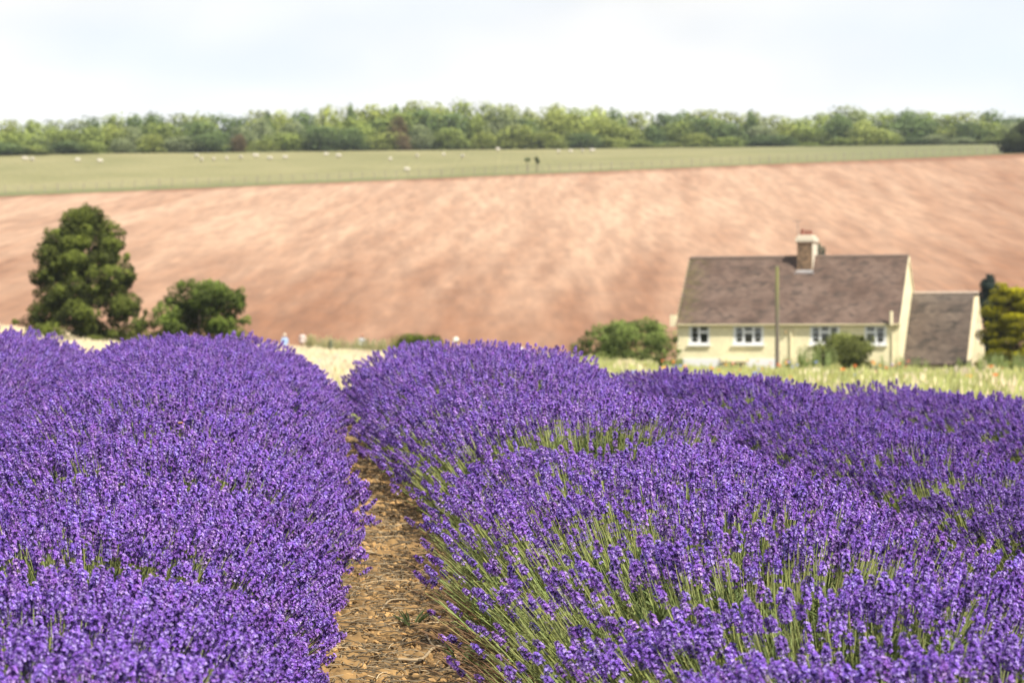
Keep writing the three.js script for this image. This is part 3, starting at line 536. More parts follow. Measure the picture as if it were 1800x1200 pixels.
  gs.holes.push(new THREE.Path([[-GV + 0.45, 1.6], [-GV + 0.45, 2.75], [-GV - 0.2, 2.75], [-GV - 0.2, 1.6]].map(([x, y]) => new THREE.Vector2(x, y))));
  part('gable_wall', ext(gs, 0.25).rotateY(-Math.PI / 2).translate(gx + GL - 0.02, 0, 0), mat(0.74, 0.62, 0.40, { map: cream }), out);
  part('front_wall', box(GL - 0.3, GE - baseY + 0.1, 0.22, gx + GL / 2 - 0.14, (GE + baseY) / 2 - 0.05, -GV + HALF - 0.12), render, out);
  part('rear_wall', box(GL - 0.3, GE - baseY + 0.1, 0.22, gx + GL / 2 - 0.14, (GE + baseY) / 2 - 0.05, -GV - HALF + 0.12), render, out);
  const gw2 = new THREE.Group(); gw2.name = 'window'; out.add(gw2);
  const zc = -GV + 0.125, xw = gx + GL - 0.1;
  part('frame', mergeGeometries([box(0.08, 1.15, 0.08, xw, 2.175, zc + 0.285), box(0.08, 1.15, 0.08, xw, 2.175, zc - 0.285), box(0.08, 0.08, 0.49, xw, 1.64, zc), box(0.08, 0.08, 0.49, xw, 2.71, zc), box(0.06, 0.06, 0.49, xw, 2.2, zc)]), white, gw2);
  part('pane', box(0.006, 0.46, 0.49, xw, 1.92, zc), glass, gw2); part('pane', box(0.006, 0.42, 0.49, xw, 2.45, zc), glass, gw2);
  const gp = Math.atan2(GH - GE, HALF), gsl = (GH - GE) / Math.sin(gp) + 0.25;
  const roof2 = new THREE.Group(); roof2.name = 'roof'; out.add(roof2);
  const pal2 = (x, y, R) => { const n = fbm(x * 0.9 + 3, y * 0.5, 12, 3), moss = sstep(0.02, 0.25, fbm(x * 0.9 - y * 0.5, y * 2.2, 16, 3)), v = 0.8 + 0.4 * R(), top = sstep(-0.9, -0.1, y); const c = mix3(mix3(mix3([0.095, 0.068, 0.052], [0.135, 0.102, 0.078], clamp(0.5 + n * 1.6, 0, 1)), [0.04, 0.033, 0.027], moss * 0.75), [0.17, 0.14, 0.115], top * 0.5); return rgb(c[0] * v, c[1] * v, c[2] * v); };
  for (const sgn of [1, -1]) {
    const f = new THREE.Matrix4().makeTranslation(0, GH, -GV).multiply(new THREE.Matrix4().makeRotationY(sgn > 0 ? 0 : Math.PI)).multiply(new THREE.Matrix4().makeRotationX(gp - Math.PI / 2));
    const len = GL - 0.32, xs = sgn > 0 ? gx : -(gx + len);
    part('roof_slab', box(len, gsl, 0.1, xs + len / 2, -gsl / 2, -0.06).applyMatrix4(f), slabM, roof2);
    tiled(len, gsl, f, roof2, 95 + sgn, xs, pal2);
  }
  for (let i = 0; i < 9; i++) part('ridge_tile', new THREE.CylinderGeometry(0.13, 0.13, GL / 9 - 0.02, 10, 1, false, 0, Math.PI).rotateZ(Math.PI / 2).translate(gx + (i + 0.5) * GL / 9, GH, -GV), mat(0.42, 0.33, 0.26), roof2);

  // pole standing in the garden before the cottage
  const pd = 124, pp = stand(1366.5, pd), ph = EYE + (600 - 470) / F * pd - pp.y;
  const pole = thing('wooden_pole', 'slim weathered wooden pole standing upright in front of the cottage', 'pole', [pp.x, pp.y, pp.z]);
  const pgm = new THREE.CylinderGeometry(0.085, 0.115, ph, 12, 8), pc = [], pa = pgm.attributes.position;
  for (let i = 0; i < pa.count; i++) { const t = sstep(-0.1, 0.5, pa.getY(i) / ph); pc.push(...mix3([0.15, 0.125, 0.095], [0.25, 0.24, 0.085], t)); }
  pgm.setAttribute('color', new THREE.Float32BufferAttribute(pc, 3));
  part('shaft', pgm.translate(0, ph / 2, 0), vmat(), pole); part('cap', new THREE.ConeGeometry(0.1, 0.1, 12).translate(0, ph + 0.05, 0), mat(0.2, 0.19, 0.09), pole);
}

// ------------------------------------------------------------------ meadow grass, weeds and wild flowers
{
  const R = rng(201);
  const tuft = (n, h, w, spread, c0, c1, seed, heads) => {
    const T = new Tri(), r = rng(seed);
    for (let i = 0; i < n; i++) {
      const a = r() * 6.28, o = r() * spread, x = Math.cos(a) * o, z = Math.sin(a) * o, l = h * (0.55 + 0.6 * r()), bx = Math.cos(a) * l * 0.3 * r(), bz = Math.sin(a) * l * 0.3 * r(), q = r() * 6.28, wx = Math.cos(q) * w, wz = Math.sin(q) * w, k = mix3(c0, c1, r());
      T.quad([x - wx, 0, z - wz], [x + wx, 0, z + wz], [x + bx * 0.4 + wx * 0.7, l * 0.6, z + bz * 0.4 + wz * 0.7], [x + bx * 0.4 - wx * 0.7, l * 0.6, z + bz * 0.4 - wz * 0.7], k);
      T.tri([x + bx * 0.4 - wx * 0.7, l * 0.6, z + bz * 0.4 - wz * 0.7], [x + bx * 0.4 + wx * 0.7, l * 0.6, z + bz * 0.4 + wz * 0.7], [x + bx, l, z + bz], k);
      if (heads && r() < heads) { const e = 0.03, y0 = l * 0.85; for (let s = 0; s < 2; s++) T.quad([x + bx * 0.8, y0, z + bz * 0.8], [x + bx * 0.9 + (s ? e : 0), y0 + 0.07, z + bz * 0.9 + (s ? 0 : e)], [x + bx, y0 + 0.17, z + bz], [x + bx * 0.9 - (s ? e : 0), y0 + 0.07, z + bz * 0.9 - (s ? 0 : e)], [c1[0] * 1.15, c1[1] * 1.05, c1[2]]); }
    }
    return T.geo();
  };
  const gm = leafMat({ transmission: 0.3 });
  const dry = [], green = [], tall = [];
  for (let i = 0; i < 30000; i++) {
    const D = 27 + 137 * Math.pow(R(), 0.7), px = -60 + 1940 * R(), X = (px - 900) / F * D; const y = height(X, D);
    const g = sstep(-0.15, 0.25, 0.09 * (X + 2) + fbm(X * 0.12, D * 0.1, 30, 3) * 0.9);
    const m = new THREE.Matrix4().compose(V(X, y - 0.01, -D), new THREE.Quaternion().setFromAxisAngle(UPV, R() * 6.28), V(1, (0.7 + 0.6 * R()) * (px > 1150 ? lerp(1, 0.42, sstep(85, 112, D)) : 1), 1).multiplyScalar(0.75 + 0.5 * R()));
    (R() < g * 0.93 ? green : dry).push(m);
  }
  // taller weeds: behind the gap, along the cottage and beyond the left row
  const weeds = (n, p0, p1, d0, d1, s0, s1, arr) => { for (let i = 0; i < n; i++) { const D = lerp(d0, d1, R()), px = lerp(p0, p1, R()), X = (px - 900) / F * D; if (noise(X * 0.5, D * 0.1, 3) < -0.25) continue; arr.push(new THREE.Matrix4().compose(V(X, height(X, D) - 0.02, -D), new THREE.Quaternion().setFromAxisAngle(UPV, R() * 6.28), V(1, 1, 1).multiplyScalar(lerp(s0, s1, R())))); } };
  const pale = [];
  weeds(170, 535, 700, 158, 164, 0.8, 1.5, pale); weeds(120, 620, 900, 150, 163, 0.5, 0.9, pale); weeds(120, -20, 480, 108, 122, 0.4, 0.8, pale);
  weeds(60, 1370, 1440, 119, 126, 0.4, 1.0, tall); weeds(70, 1540, 1720, 117, 124, 0.35, 1.05, tall); weeds(60, 1720, 1830, 114, 122, 0.5, 1.2, tall); weeds(24, 1180, 1200, 118, 122, 0.4, 0.8, tall); weeds(12, 1400, 1470, 110, 116, 1.0, 1.7, tall);
  const col = (n, lo, hi, r) => Array.from({ length: n }, () => { const v = lo + (hi - lo) * r(); return rgb(v, v * (0.95 + 0.1 * r()), v * (0.9 + 0.15 * r())); });
  const gr = thing('meadow_grass', 'pale dry and green meadow grass between the lavender and the cottage', 'grass'); gr.userData.kind = 'stuff';
  instanced('dry_grass', tuft(26, 0.5, 0.012, 0.35, [0.56, 0.53, 0.36], [0.80, 0.77, 0.60], 1, 0.5), gm, dry, col(dry.length, 0.8, 1.15, R), gr);
  instanced('green_grass', tuft(26, 0.5, 0.013, 0.35, [0.24, 0.29, 0.09], [0.52, 0.57, 0.26], 2, 0.3), gm, green, col(green.length, 0.8, 1.2, R), gr);
  const wd = thing('tall_weeds', 'tall pale green weeds standing in front of the cottage and in the gap', 'weeds'); wd.userData.kind = 'stuff';
  const stalk = (c0, c1, seed) => { // leafy stalks
    const T = new Tri(), r = rng(seed);
    for (let s = 0; s < 7; s++) {
      const a = r() * 6.28, x = Math.cos(a) * 0.2 * r(), z = Math.sin(a) * 0.2 * r(), h = 0.7 + 0.5 * r(), lx = (r() - 0.5) * 0.25, lz = (r() - 0.5) * 0.25;
      T.quad([x - 0.012, 0, z], [x + 0.012, 0, z], [x + lx + 0.006, h, z + lz], [x + lx - 0.006, h, z + lz], c0);
      for (let i = 0; i < 16; i++) { const t = 0.15 + 0.85 * i / 16, q = r() * 6.28, l = 0.16 * (1.1 - 0.6 * t), px = x + lx * t, pz = z + lz * t, y = h * t, k = mix3(c0, c1, r()); T.quad([px, y, pz], [px + Math.cos(q + 0.4) * l * 0.5, y + l * 0.35, pz + Math.sin(q + 0.4) * l * 0.5], [px + Math.cos(q) * l, y + l * 0.3, pz + Math.sin(q) * l], [px + Math.cos(q - 0.4) * l * 0.5, y + l * 0.35, pz + Math.sin(q - 0.4) * l * 0.5], k); }
    }
    return T.geo();
  };
  instanced('leafy_weeds', stalk([0.26, 0.32, 0.11], [0.56, 0.62, 0.30], 5), gm, tall, col(tall.length, 0.8, 1.15, R), wd);
  instanced('pale_weeds', stalk([0.44, 0.42, 0.22], [0.70, 0.67, 0.40], 6), gm, pale, col(pale.length, 0.8, 1.15, R), wd);
  const fl = thing('wild_flowers', 'scattered orange poppies and blue cornflowers in the meadow grass', 'wild flowers'); fl.userData.kind = 'stuff';
  const flower = () => { const T = new Tri(); for (let i = 0; i < 6; i++) { const a = i * 1.047, b = a + 0.9; T.tri([0, 0.55, 0], [Math.cos(a) * 0.06, 0.59, Math.sin(a) * 0.06], [Math.cos(b) * 0.06, 0.59, Math.sin(b) * 0.06], [1, 1, 1]); } T.quad([-0.004, 0, 0], [0.004, 0, 0], [0.004, 0.55, 0], [-0.004, 0.55, 0], [0.25, 0.35, 0.15]); return T.geo(); };
  const fm = [], fc = [];
  for (let i = 0; i < 340; i++) { const D = 62 + 95 * R(), px = 470 + 1380 * R(), X = (px - 900) / F * D; fm.push(new THREE.Matrix4().compose(V(X, height(X, D), -D), new THREE.Quaternion().setFromEuler(new THREE.Euler((R() - 0.5) * 0.8 + 0.5, R() * 6, 0)), V(1, 1, 1).multiplyScalar(0.9 + 0.6 * R()))); const r = R(); fc.push(r < 0.5 ? rgb(0.85, 0.22, 0.06) : r < 0.68 ? rgb(0.85, 0.45, 0.04) : r < 0.85 ? rgb(0.25, 0.3, 0.75) : rgb(0.85, 0.6, 0.6)); }
  instanced('flower', flower(), gm, fm, fc, fl);
  // a lone post in the gap
  const p = stand(581, 158), post = thing('fence_post', 'old dark wooden post among the pale weeds in the gap', 'post', [p.x, p.y, p.z]);
  part('shaft', new THREE.CylinderGeometry(0.11, 0.13, 1.35, 9).translate(0, 0.62, 0), mat(0.13, 0.14, 0.08), post); part('cap', new THREE.ConeGeometry(0.11, 0.12, 9).translate(0, 1.355, 0), mat(0.13, 0.14, 0.08), post);
}

// ------------------------------------------------------------------ lavender
function spikeGeo(seed, whorls, lower) {
  const T = new Tri(), R = rng(seed);
  const pet = [[0.415, 0.22, 0.76], [0.35, 0.165, 0.68], [0.58, 0.41, 0.89], [0.26, 0.11, 0.54]];
  const floret = (y, a, up, rad, open) => {
    const d = V(Math.cos(a), up, Math.sin(a)).normalize(), b = V(Math.cos(a) * 0.0015, y, Math.sin(a) * 0.0015), l = rad, s1 = V(-Math.sin(a), 0, Math.cos(a)), s2 = d.clone().cross(s1), th = 0.0021;
    const mid = b.clone().addScaledVector(d, l * 0.55), tip = b.clone().addScaledVector(d, l), ring = [0, 1, 2].map((i) => mid.clone().addScaledVector(s1, Math.cos(i * 2.094) * th).addScaledVector(s2, Math.sin(i * 2.094) * th).toArray());
    const v = 0.75 + 0.5 * R(), cal = [0.062 * v, 0.028 * v, 0.140 * v];
    for (let i = 0; i < 3; i++) { T.tri(b.toArray(), ring[i], ring[(i + 1) % 3], cal); T.tri(tip.toArray(), ring[(i + 1) % 3], ring[i], [cal[0] * 1.5, cal[1] * 1.4, cal[2] * 1.5]); }
    if (R() < open) {
      const c0 = pet[Math.floor(R() * 4)], r = 0.0040 * (0.8 + 0.5 * R()), off = R() * 6.28;
      for (let i = 0; i < 4; i++) { const q = off + i * 1.571, e1 = q - 0.6, e2 = q + 0.6, P = (ang, rr, h) => tip.clone().addScaledVector(s1, Math.cos(ang) * rr).addScaledVector(s2, Math.sin(ang) * rr).addScaledVector(d, h).toArray(), f = 0.8 + 0.4 * R(), c = c0.map((x) => x * f); T.quad(P(q, 0, -0.001), P(e1, r * 0.8, 0.0012), P(q, r * 1.25, 0.0006), P(e2, r * 0.8, 0.0012), c); }
    }
  };
  for (let w = 0; w < whorls; w++) {
    const t = w / (whorls - 1), y = 0.003 + w * 0.0060, n = Math.round(9 - 3 * t), rad = 0.0108 * (1 - 0.35 * t * t) * (w === 0 ? 0.9 : 1);
    for (let i = 0; i < n; i++) floret(y + (R() - 0.5) * 0.003, i / n * 6.2832 + R() * 0.7 + w, 0.35 + 0.9 * t + 0.3 * R(), rad * (0.85 + 0.3 * R()), 0.58);
  }
  if (lower) for (let i = 0; i < 6; i++) floret(-0.016 + (R() - 0.5) * 0.003, i * 1.05 + R() * 0.5, 0.5, 0.0075, 0.5);
  const H = whorls * 0.0060; for (let i = 0; i < 3; i++) { const a = i * 2.094, b = a + 2.094; T.tri([Math.cos(a) * 0.002, -0.02, Math.sin(a) * 0.002], [Math.cos(b) * 0.002, -0.02, Math.sin(b) * 0.002], [0, H, 0], [0.10, 0.08, 0.16]); }
  return T.geo();
}
function stemGeo(seed, leafy) {
  const T = new Tri(), R = rng(seed), L = 0.34, n = 4, at_ = (t) => V(0.035 * t * t, -L * t, 0);
  for (let i = 0; i < n; i++) { const t0 = i / n, t1 = (i + 1) / n, a = at_(t0), b = at_(t1), r0 = 0.0010 + 0.0006 * t0, r1 = 0.0010 + 0.0006 * t1, k = mix3([0.32, 0.37, 0.15], [0.35, 0.42, 0.10], t0); for (let s = 0; s < 3; s++) { const p = s * 2.094, q = p + 2.094; T.quad([a.x + Math.cos(p) * r0, a.y, Math.sin(p) * r0], [a.x + Math.cos(q) * r0, a.y, Math.sin(q) * r0], [b.x + Math.cos(q) * r1, b.y, Math.sin(q) * r1], [b.x + Math.cos(p) * r1, b.y, Math.sin(p) * r1], k); } }
  if (leafy) for (let i = 0; i < 6; i++) { const t = 0.5 + 0.09 * i, b = at_(t), a = R() * 6.28, l = 0.035 + 0.02 * R(), w = 0.002, k = mix3([0.19, 0.25, 0.10], [0.26, 0.31, 0.13], R()); T.quad(b.toArray(), [b.x + Math.cos(a) * l * 0.5 - Math.sin(a) * w, b.y + l * 0.6, Math.sin(a) * l * 0.5 + Math.cos(a) * w], [b.x + Math.cos(a) * l * 0.7, b.y + l, Math.sin(a) * l * 0.7], [b.x + Math.cos(a) * l * 0.5 + Math.sin(a) * w, b.y + l * 0.6, Math.sin(a) * l * 0.5 - Math.cos(a) * w], k); }
  return T.geo();
}
const spikesG = [spikeGeo(1, 6, false), spikeGeo(2, 7, true), spikeGeo(3, 5, true)];
const stemG = stemGeo(4, true);
const tuftG = (() => { const T = new Tri(), R = rng(6); for (let i = 0; i < 26; i++) { const a = R() * 6.28, up = 0.25 + 1.3 * R(), d = V(Math.cos(a), up, Math.sin(a)).normalize(), l = 0.05 + 0.04 * R(), w = 0.0028, s = V(-Math.sin(a), 0, Math.cos(a)).multiplyScalar(w), k = mix3([0.12, 0.16, 0.055], [0.22, 0.27, 0.10], R()), m = d.clone().multiplyScalar(l * 0.55), e = d.clone().multiplyScalar(l).add(V(0, -l * 0.1, 0)); T.quad([0, 0, 0], m.clone().add(s).toArray(), e.toArray(), m.clone().sub(s).toArray(), k); } return T.geo(); })();
const petalM = new THREE.MeshPhysicalMaterial({ vertexColors: true, roughness: 0.9, specularIntensity: 0.3, transmission: 0.3, thickness: 0, side: THREE.DoubleSide });
const stemM = leafMat({ transmission: 0.2 }), tuftM = leafMat({ transmission: 0.2 });
const heads = []; // for the bees: where the flower heads are
{
  const rows = [ // k, half width, height, flower density per m2, gappiness, D range, label
    [-2, 0.74, 0.585, 560, 0.12, 6, 23, 'farthest left lavender row, only its top showing at the left edge'],
    [-1, 0.72, 0.575, 860, 0.13, 2.8, 21, 'dense purple lavender row left of the dirt path'],
    [0, 0.79, 0.60, 660, 0.56, 3.2, 21, 'lavender row right of the dirt path, with green stems showing between flowers'],
    [1, 0.70, 0.50, 620, 0.5, 6, 20.5, 'lavender row behind the middle row at the right, darker violet'],
    [2, 0.78, 0.51, 560, 0.35, 10, 20.5, 'far right lavender row below the outbuilding'],
    [3, 0.78, 0.51, 440, 0.25, 13, 20.5, 'lavender row just visible at the right edge near the golden conifer'],
  ];
  for (const [k, a, H, dens, gap, d0, d1, label] of rows) {
    const R = rng(300 + k * 17), row = thing('lavender_row', label, 'lavender row');
    const sp = [[], [], []], sc = [[], [], []], stems = [], stemC = [], tufts = [], tuftC = [], list = [];
    const SP = k < 0 ? 0.66 : 0.86;
    const put = (D, phi, rho) => { // a point of the row's dome
      const ph = D / SP + 0.3 * noise(D * 0.8, k * 9), pk = Math.round(ph), dz = (ph - pk) * SP;
      const hv = 1 + 0.24 * noise(pk * 1.7, k * 5.3), wv = (1 + 0.18 * noise(pk * 2.3, k * 3.1, 4)) * 1;
      const valley = 1 - (k < 0 ? 0.15 : 0.26) * (dz / (SP / 2)) ** 2 + 0.09 * fbm(D * 2.2, phi * 1.6 + k * 7, 5, 2);
      const r = rho * valley, X = rowX(k, D) + a * wv * r * Math.sin(phi) * (k === 0 && phi < 0 ? 1.24 - 0.10 * sstep(8, 11, D) - 0.10 * sstep(12, 16, D) : k === -1 && phi > 0 ? 1 + 0.09 * Math.exp(-(((D - 10) / 2) ** 2)) + 0.33 * sstep(13, 16, D) : k === -1 ? 1.34 : k === -2 && phi > 0 ? 1.2 : 1), g = height(X, D);
      const y = g + 0.06 + (k === 0 && phi > 0 ? 0.09 * Math.sin(Math.min(phi * 1.9, 3.14)) : 0) + (H * hv - 0.06) * r * Math.pow(Math.max(Math.cos(phi), 0.0), 0.72);
      const root = V(rowX(k, pk * SP) + a * 0.22 * Math.sin(phi), height(rowX(k, D), D) + 0.02, -(D - dz * 0.55));
      return [V(X, y, -D), root, dz / (SP / 2)];
    };
    const area = (d1 - d0) * 2.0, N = Math.round(area * dens * 1.15);
    for (let i = 0; i < N; i++) {
      const D = d0 + (d1 - d0) * R(), phi = (R() * 2 - 1) * 1.5, rho = 0.86 + 0.2 * Math.pow(R(), 0.7);
      const X = rowX(k, D) + a * Math.sin(phi), px = 900 + X / D * F; if (px < -420 || px > 2220) { R(); continue; }
      const gn = fbm(X * 2.7, D * 2.2, 40 + k, 3) * 1.7 + 0.5; // gaps where stems show
      let [p, root, dq] = put(D, phi, rho);
      const thin = gap * (0.12 + sstep(0.66, 0.30, gn) * 1.0 + 0.3 * sstep(-0.3, -0.9, dq)) * (k === 0 ? lerp(1, 0.35, sstep(10.5, 13, D)) : 1);
      const leftGaps = k === -1 ? 0.55 * sstep(-0.1, -0.8, phi) * sstep(9, 6.5, D) * sstep(0.75, 0.4, gn) : 0;  // extra bare patches on the near left shoulder of the left row
      const left = k >= 0 && phi < 0 ? sstep(-0.6, -1.15, phi) * 0.9 * (k === 0 ? sstep(16, 10.5, D) : 0.4 + 0.5 * sstep(13, 10, D)) : k < 0 ? sstep(1.36, 1.5, phi) * 0.7 : sstep(0.9, 1.4, phi) * 0.8;
      const bare = R() < Math.min(0.94, Math.max(thin, left, leftGaps));
      if (bare) [p, root] = put(D, phi, rho * 0.93);
      const dir = p.clone().sub(root).normalize().add(V((R() - 0.5) * 0.28, 0.46 + (R() - 0.5) * 0.12, (R() - 0.5) * 0.28)).normalize();
      const s = 0.78 + 0.34 * R(), spin = R() * 6.28, v = 0.78 + 0.42 * R(), pink = R();
      if (!bare) {
        const q = Math.floor(R() * 3), mtx = alongY(p, dir, spin, V(s, s * (0.9 + 0.25 * R()), s));
        const c = rgb(v * (0.90 + 0.18 * pink) * (k > 0 ? 0.82 : 1), v * (k > 0 ? 0.78 : 1), v * (1.02 - 0.08 * pink) * (k > 0 ? 0.87 : 1));
        list.push([mtx, q, c, p, D]);
        if (k === -1 || k === 0) heads.push([p, k]);
      }
      if (D < 13 || i % 2) { stems.push(alongY(p, dir, spin, V(1.1, (0.8 + 0.4 * R()) * (bare ? 0.9 : 1), 1.1))); const g = 0.75 + 0.5 * R(); stemC.push(rgb(g * (0.92 + 0.25 * R()), g, g * 0.9)); }
    }
    // the nearest heads in view are parts of their own, the others one mass
    const seen = list.filter(([, , , p, D]) => { const x = 900 + p.x / D * F, y = 600 - (p.y - EYE) / D * F; return x > 5 && x < 1795 && y > 5 && y < 1190; }).sort((x, y) => x[4] - y[4]);
    const own = new Set((k === -1 || k === 0 || k === 1 ? seen.slice(0, 300) : []));
    const tintM = {};
    for (const e of list) {
      if (own.has(e)) { const lv = Math.round(e[2].g * 5) / 5; tintM[lv] ??= Object.assign(petalM.clone(), { color: rgb(lv * 0.97, lv, lv) }); const o = part('flower_spike', spikesG[e[1]], tintM[lv], row); o.applyMatrix4(e[0]); }
      else { sp[e[1]].push(e[0]); sc[e[1]].push(e[2]); }
    }
    sp.forEach((m, i) => instanced('flower_spikes', spikesG[i], petalM, m, sc[i], row));
    instanced('stems', stemG, stemM, stems, stemC, row);
    const NT = Math.round(area * 95);
    for (let i = 0; i < NT; i++) {
      const D = d0 + (d1 - d0) * R(), phi = (R() * 2 - 1) * 1.52, [p, root] = put(D, phi, 0.30 + 0.40 * Math.sqrt(R())); const px = 900 + p.x / D * F; if (px < -400 || px > 2200) continue;
      tufts.push(alongY(p, p.clone().sub(root).normalize().add(V(0, 0.4, 0)).normalize(), R() * 6.28, 0.9 + 0.7 * R())); const g = 0.7 + 0.5 * R(); tuftC.push(rgb(g, g, g * (0.9 + 0.2 * R())));
    }
    instanced('foliage', tuftG, tuftM, tufts, tuftC, row);
  }
}

// ------------------------------------------------------------------ clods, straw and sticks on the path
{
  const R = rng(401), spot = () => { const D = 7.3 + 11 * R(), X = pathX(D) + (R() - 0.5) * 1.05; return V(X, height(X, D) + 0.015, -D); };
  const cg = new THREE.IcosahedronGeometry(0.02, 1); { const p = cg.attributes.position; for (let i = 0; i < p.count; i++) { const v = V(p.getX(i), p.getY(i), p.getZ(i)), f = 1 + 0.45 * noise(v.x * 60, v.y * 60, v.z * 60); p.setXYZ(i, v.x * f, v.y * f * 0.65, v.z * f); } cg.computeVertexNormals(); }
  const cm = [], cc = []; for (let i = 0; i < 15000; i++) { const s = 0.14 + 0.8 * Math.pow(R(), 4); cm.push(new THREE.Matrix4().compose(spot(), new THREE.Quaternion().setFromEuler(new THREE.Euler(R() * 6, R() * 6, R() * 6)), V(s, s, s))); const v = 0.25 + 0.85 * R(); cc.push(rgb(0.48 * v, 0.29 * v, 0.115 * v)); }
  const cl = thing('soil_clods', 'crumbly tan clods of earth covering the path', 'soil clods'); cl.userData.kind = 'stuff'; instanced('clods', cg, mat(1, 1, 1, { roughness: 1 }), cm, cc, cl);
  const sg = new THREE.CylinderGeometry(0.0016, 0.0022, 0.16, 4, 3); { const p = sg.attributes.position; for (let i = 0; i < p.count; i++) p.setX(i, p.getX(i) + 0.012 * Math.cos(p.getY(i) * 16)); sg.computeVertexNormals(); }
  const sm = [], scl = []; for (let i = 0; i < 9000; i++) { const s = 0.2 + 0.9 * R(), p = spot(); p.y += 0.012 * R(); const a = R() * 6.28; sm.push(alongY(p, V(Math.cos(a), (R() - 0.5) * 0.35, Math.sin(a)).normalize(), R() * 6, V(1, s, 1))); const v = 0.15 + 0.95 * R() * R(); scl.push(rgb(0.55 * v, 0.42 * v, 0.25 * v)); }
  const st = thing('straw_litter', 'dry straw and fallen stalks scattered over the path', 'straw'); st.userData.kind = 'stuff'; instanced('straw', sg, mat(1, 1, 1), sm, scl, st);
  // larger dead sticks
  const stick = (label, pts, r) => { const c = new THREE.CatmullRomCurve3(pts.map(([px, py]) => { const p = onGround(px, py, 4, 30); return V(p.x, p.y + 0.025 + r, p.z); })), g = new THREE.TubeGeometry(c, 24, r, 7), q = g.attributes.position; for (let i = 0; i < q.count; i++) { const n = 1 + 0.0 * i; q.setXYZ(i, q.getX(i), q.getY(i) + 0.0015 * noise(q.getX(i) * 30, q.getZ(i) * 30), q.getZ(i)); } const t = thing('dry_stick', label, 'stick'); part('shaft', g, mat(0.36, 0.27, 0.16), t); const e = c.getPoint(0.6), f = c.getPoint(0.95); part('twig', new THREE.TubeGeometry(new THREE.CatmullRomCurve3([e, e.clone().add(V(0.05, 0.03, -0.02)), e.clone().add(V(0.11, 0.03, -0.07))]), 8, r * 0.4, 5), mat(0.42, 0.33, 0.2), t); };
  stick('long pale dead stick lying across the foot of the path', [[700, 1194], [735, 1184], [770, 1174], [803, 1165], [836, 1160]], 0.0055);
  stick('short pale broken stick above the long one on the path', [[748, 1150], [768, 1156], [788, 1162]], 0.0042);
  stick('thin grey twig lying on the path left of the right-hand row', [[670, 1085], [692, 1080], [716, 1073]], 0.0035);
}
// dead brown stalks and a small weed at the foot of the right-hand row
{
  const R = rng(431), dm = [], dc = [];
  const g = new THREE.CylinderGeometry(0.0011, 0.0016, 0.34, 4, 2).translate(0, 0.17, 0);
  for (let i = 0; i < 380; i++) { const D = 6.5 + 3.5 * R(), X = rowX(0, D) - 0.42 - 0.26 * R(); dm.push(alongY(V(X, height(X, D), -D), V(-0.9 - R() * 0.7, 0.3 + 0.7 * R(), (R() - 0.5) * 0.9).normalize(), R() * 6, V(1, 0.5 + 0.6 * R(), 1))); const v = 0.5 + 0.7 * R(); dc.push(rgb(0.26 * v, 0.15 * v, 0.075 * v)); }
  const t = thing('dead_stalks', 'brown dead lavender stalks leaning out at the foot of the right-hand row', 'dead stalks'); t.userData.kind = 'stuff'; instanced('stalks', g, mat(1, 1, 1), dm, dc, t);
  [[722, 1118, 'small green weed seedling growing on the path beside the right-hand row'], [812, 1196, 'small green weed at the very foot of the path by the long stick']].forEach(([px, py, label], i) => {
    const p = onGround(px, py, 4, 30), w = thing('weed_seedling', label, 'weed', [p.x, p.y, p.z]), r = rng(440 + i);
    for (let j = 0; j < 11; j++) { const T = new Tri(), a = r() * 6.28, l = 0.07 + 0.06 * r(), d = V(Math.cos(a) * 0.8, 0.5 + r() * 0.6, Math.sin(a) * 0.8).normalize().multiplyScalar(l), s = V(-Math.sin(a), 0, Math.cos(a)).multiplyScalar(0.004), m = d.clone().multiplyScalar(0.5).add(V(0, 0.01, 0)), k = mix3([0.09, 0.13, 0.05], [0.17, 0.22, 0.09], r()); T.quad([0, 0, 0], m.clone().add(s).toArray(), d.toArray(), m.clone().sub(s).toArray(), k); part('leaf', T.geo(), leaves, w); }
  });
}
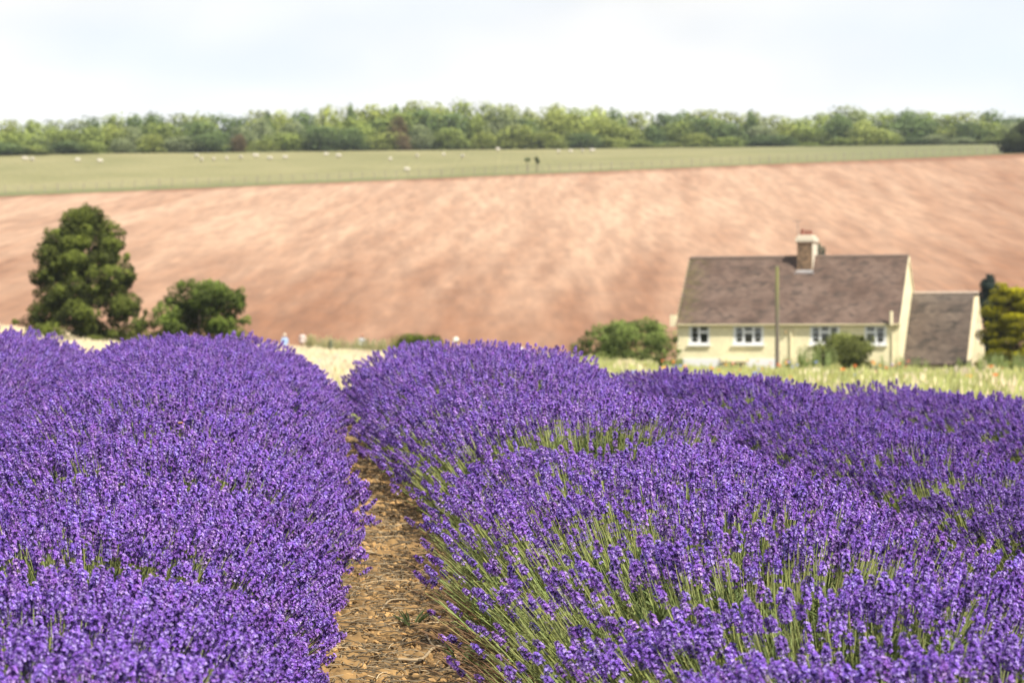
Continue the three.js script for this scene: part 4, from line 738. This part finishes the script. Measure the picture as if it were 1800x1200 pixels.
// ------------------------------------------------------------------ bees on the flowers
{
  const honey = mat(0.48, 0.22, 0.06, { roughness: 0.7 }), black = mat(0.015, 0.012, 0.012, { roughness: 0.8 }), tail = mat(0.65, 0.58, 0.45), wing = new THREE.MeshPhysicalMaterial({ color: rgb(0.8, 0.75, 0.7), transmission: 0.6, thickness: 0, roughness: 0.3, side: THREE.DoubleSide });
  function bee(label, px, py, k, kind) {
    let best = null; for (const [p, row] of heads) { if (row !== k) continue; const D = -p.z, x = 900 + p.x / D * F, y = 600 - (p.y - EYE) / D * F; if (Math.hypot(x - px, y - py) < 7 && (!best || D < -best.z)) best = p; }
    const p = best ?? at(px, py, 8), R = rng(px), t = thing(kind === 'honey' ? 'honey_bee' : 'bumblebee', label, 'bee', [p.x, p.y + 0.03, p.z + 0.014], R() * 6.28), s = kind === 'honey' ? 1 : 1.35;
    const b = kind === 'honey' ? honey : black;
    part('body', mergeGeometries([new THREE.SphereGeometry(0.0028 * s, 10, 8).translate(0.0062 * s, 0, 0), new THREE.SphereGeometry(0.0038 * s, 12, 9).translate(0.001 * s, 0.0005, 0), new THREE.SphereGeometry(0.0042 * s, 12, 9).scale(1.6, 0.9, 0.95).translate(-0.0075 * s, -0.0008, 0)]), b, t);
    part('tail', new THREE.SphereGeometry(0.0030 * s, 10, 8).scale(1, 0.9, 1).translate(-0.0128 * s, -0.001, 0), kind === 'honey' ? black : tail, t);
    for (const q of [1, -1]) { const g = new THREE.CircleGeometry(0.0045 * s, 12).scale(1.5, 0.6, 1).rotateX(-1.3).rotateY(q * 0.7).translate(-0.004 * s, 0.0042 * s, q * 0.0045 * s); part('wing', g, wing, t); }
    for (const q of [1, -1]) for (let i = 0; i < 3; i++) part('leg', new THREE.CylinderGeometry(0.0004, 0.0004, 0.006 * s, 4).rotateX(q * 0.6).translate((i - 1) * 0.003 * s, -0.0045 * s, q * 0.003 * s), black, t);
  }
  bee('orange honey bee on a flower in the sunny right half of the middle row', 1303, 862, 0, 'honey');
  bee('orange honey bee among green stems in the middle row', 1138, 905, 0, 'honey');
  bee('orange honey bee low in the middle row above the bottom right', 1342, 957, 0, 'honey');
  bee('honey bee on the upper right part of the left row', 360, 727, -1, 'honey');
  bee('honey bee in the middle of the left row, left of the black bumblebee', 313, 757, -1, 'honey');
  bee('black bumblebee on the left row', 379, 783, -1, 'bumble');
  bee('black bumblebee near the top of the middle row', 1102, 696, 0, 'bumble');
}
renderer.render(scene, camera);
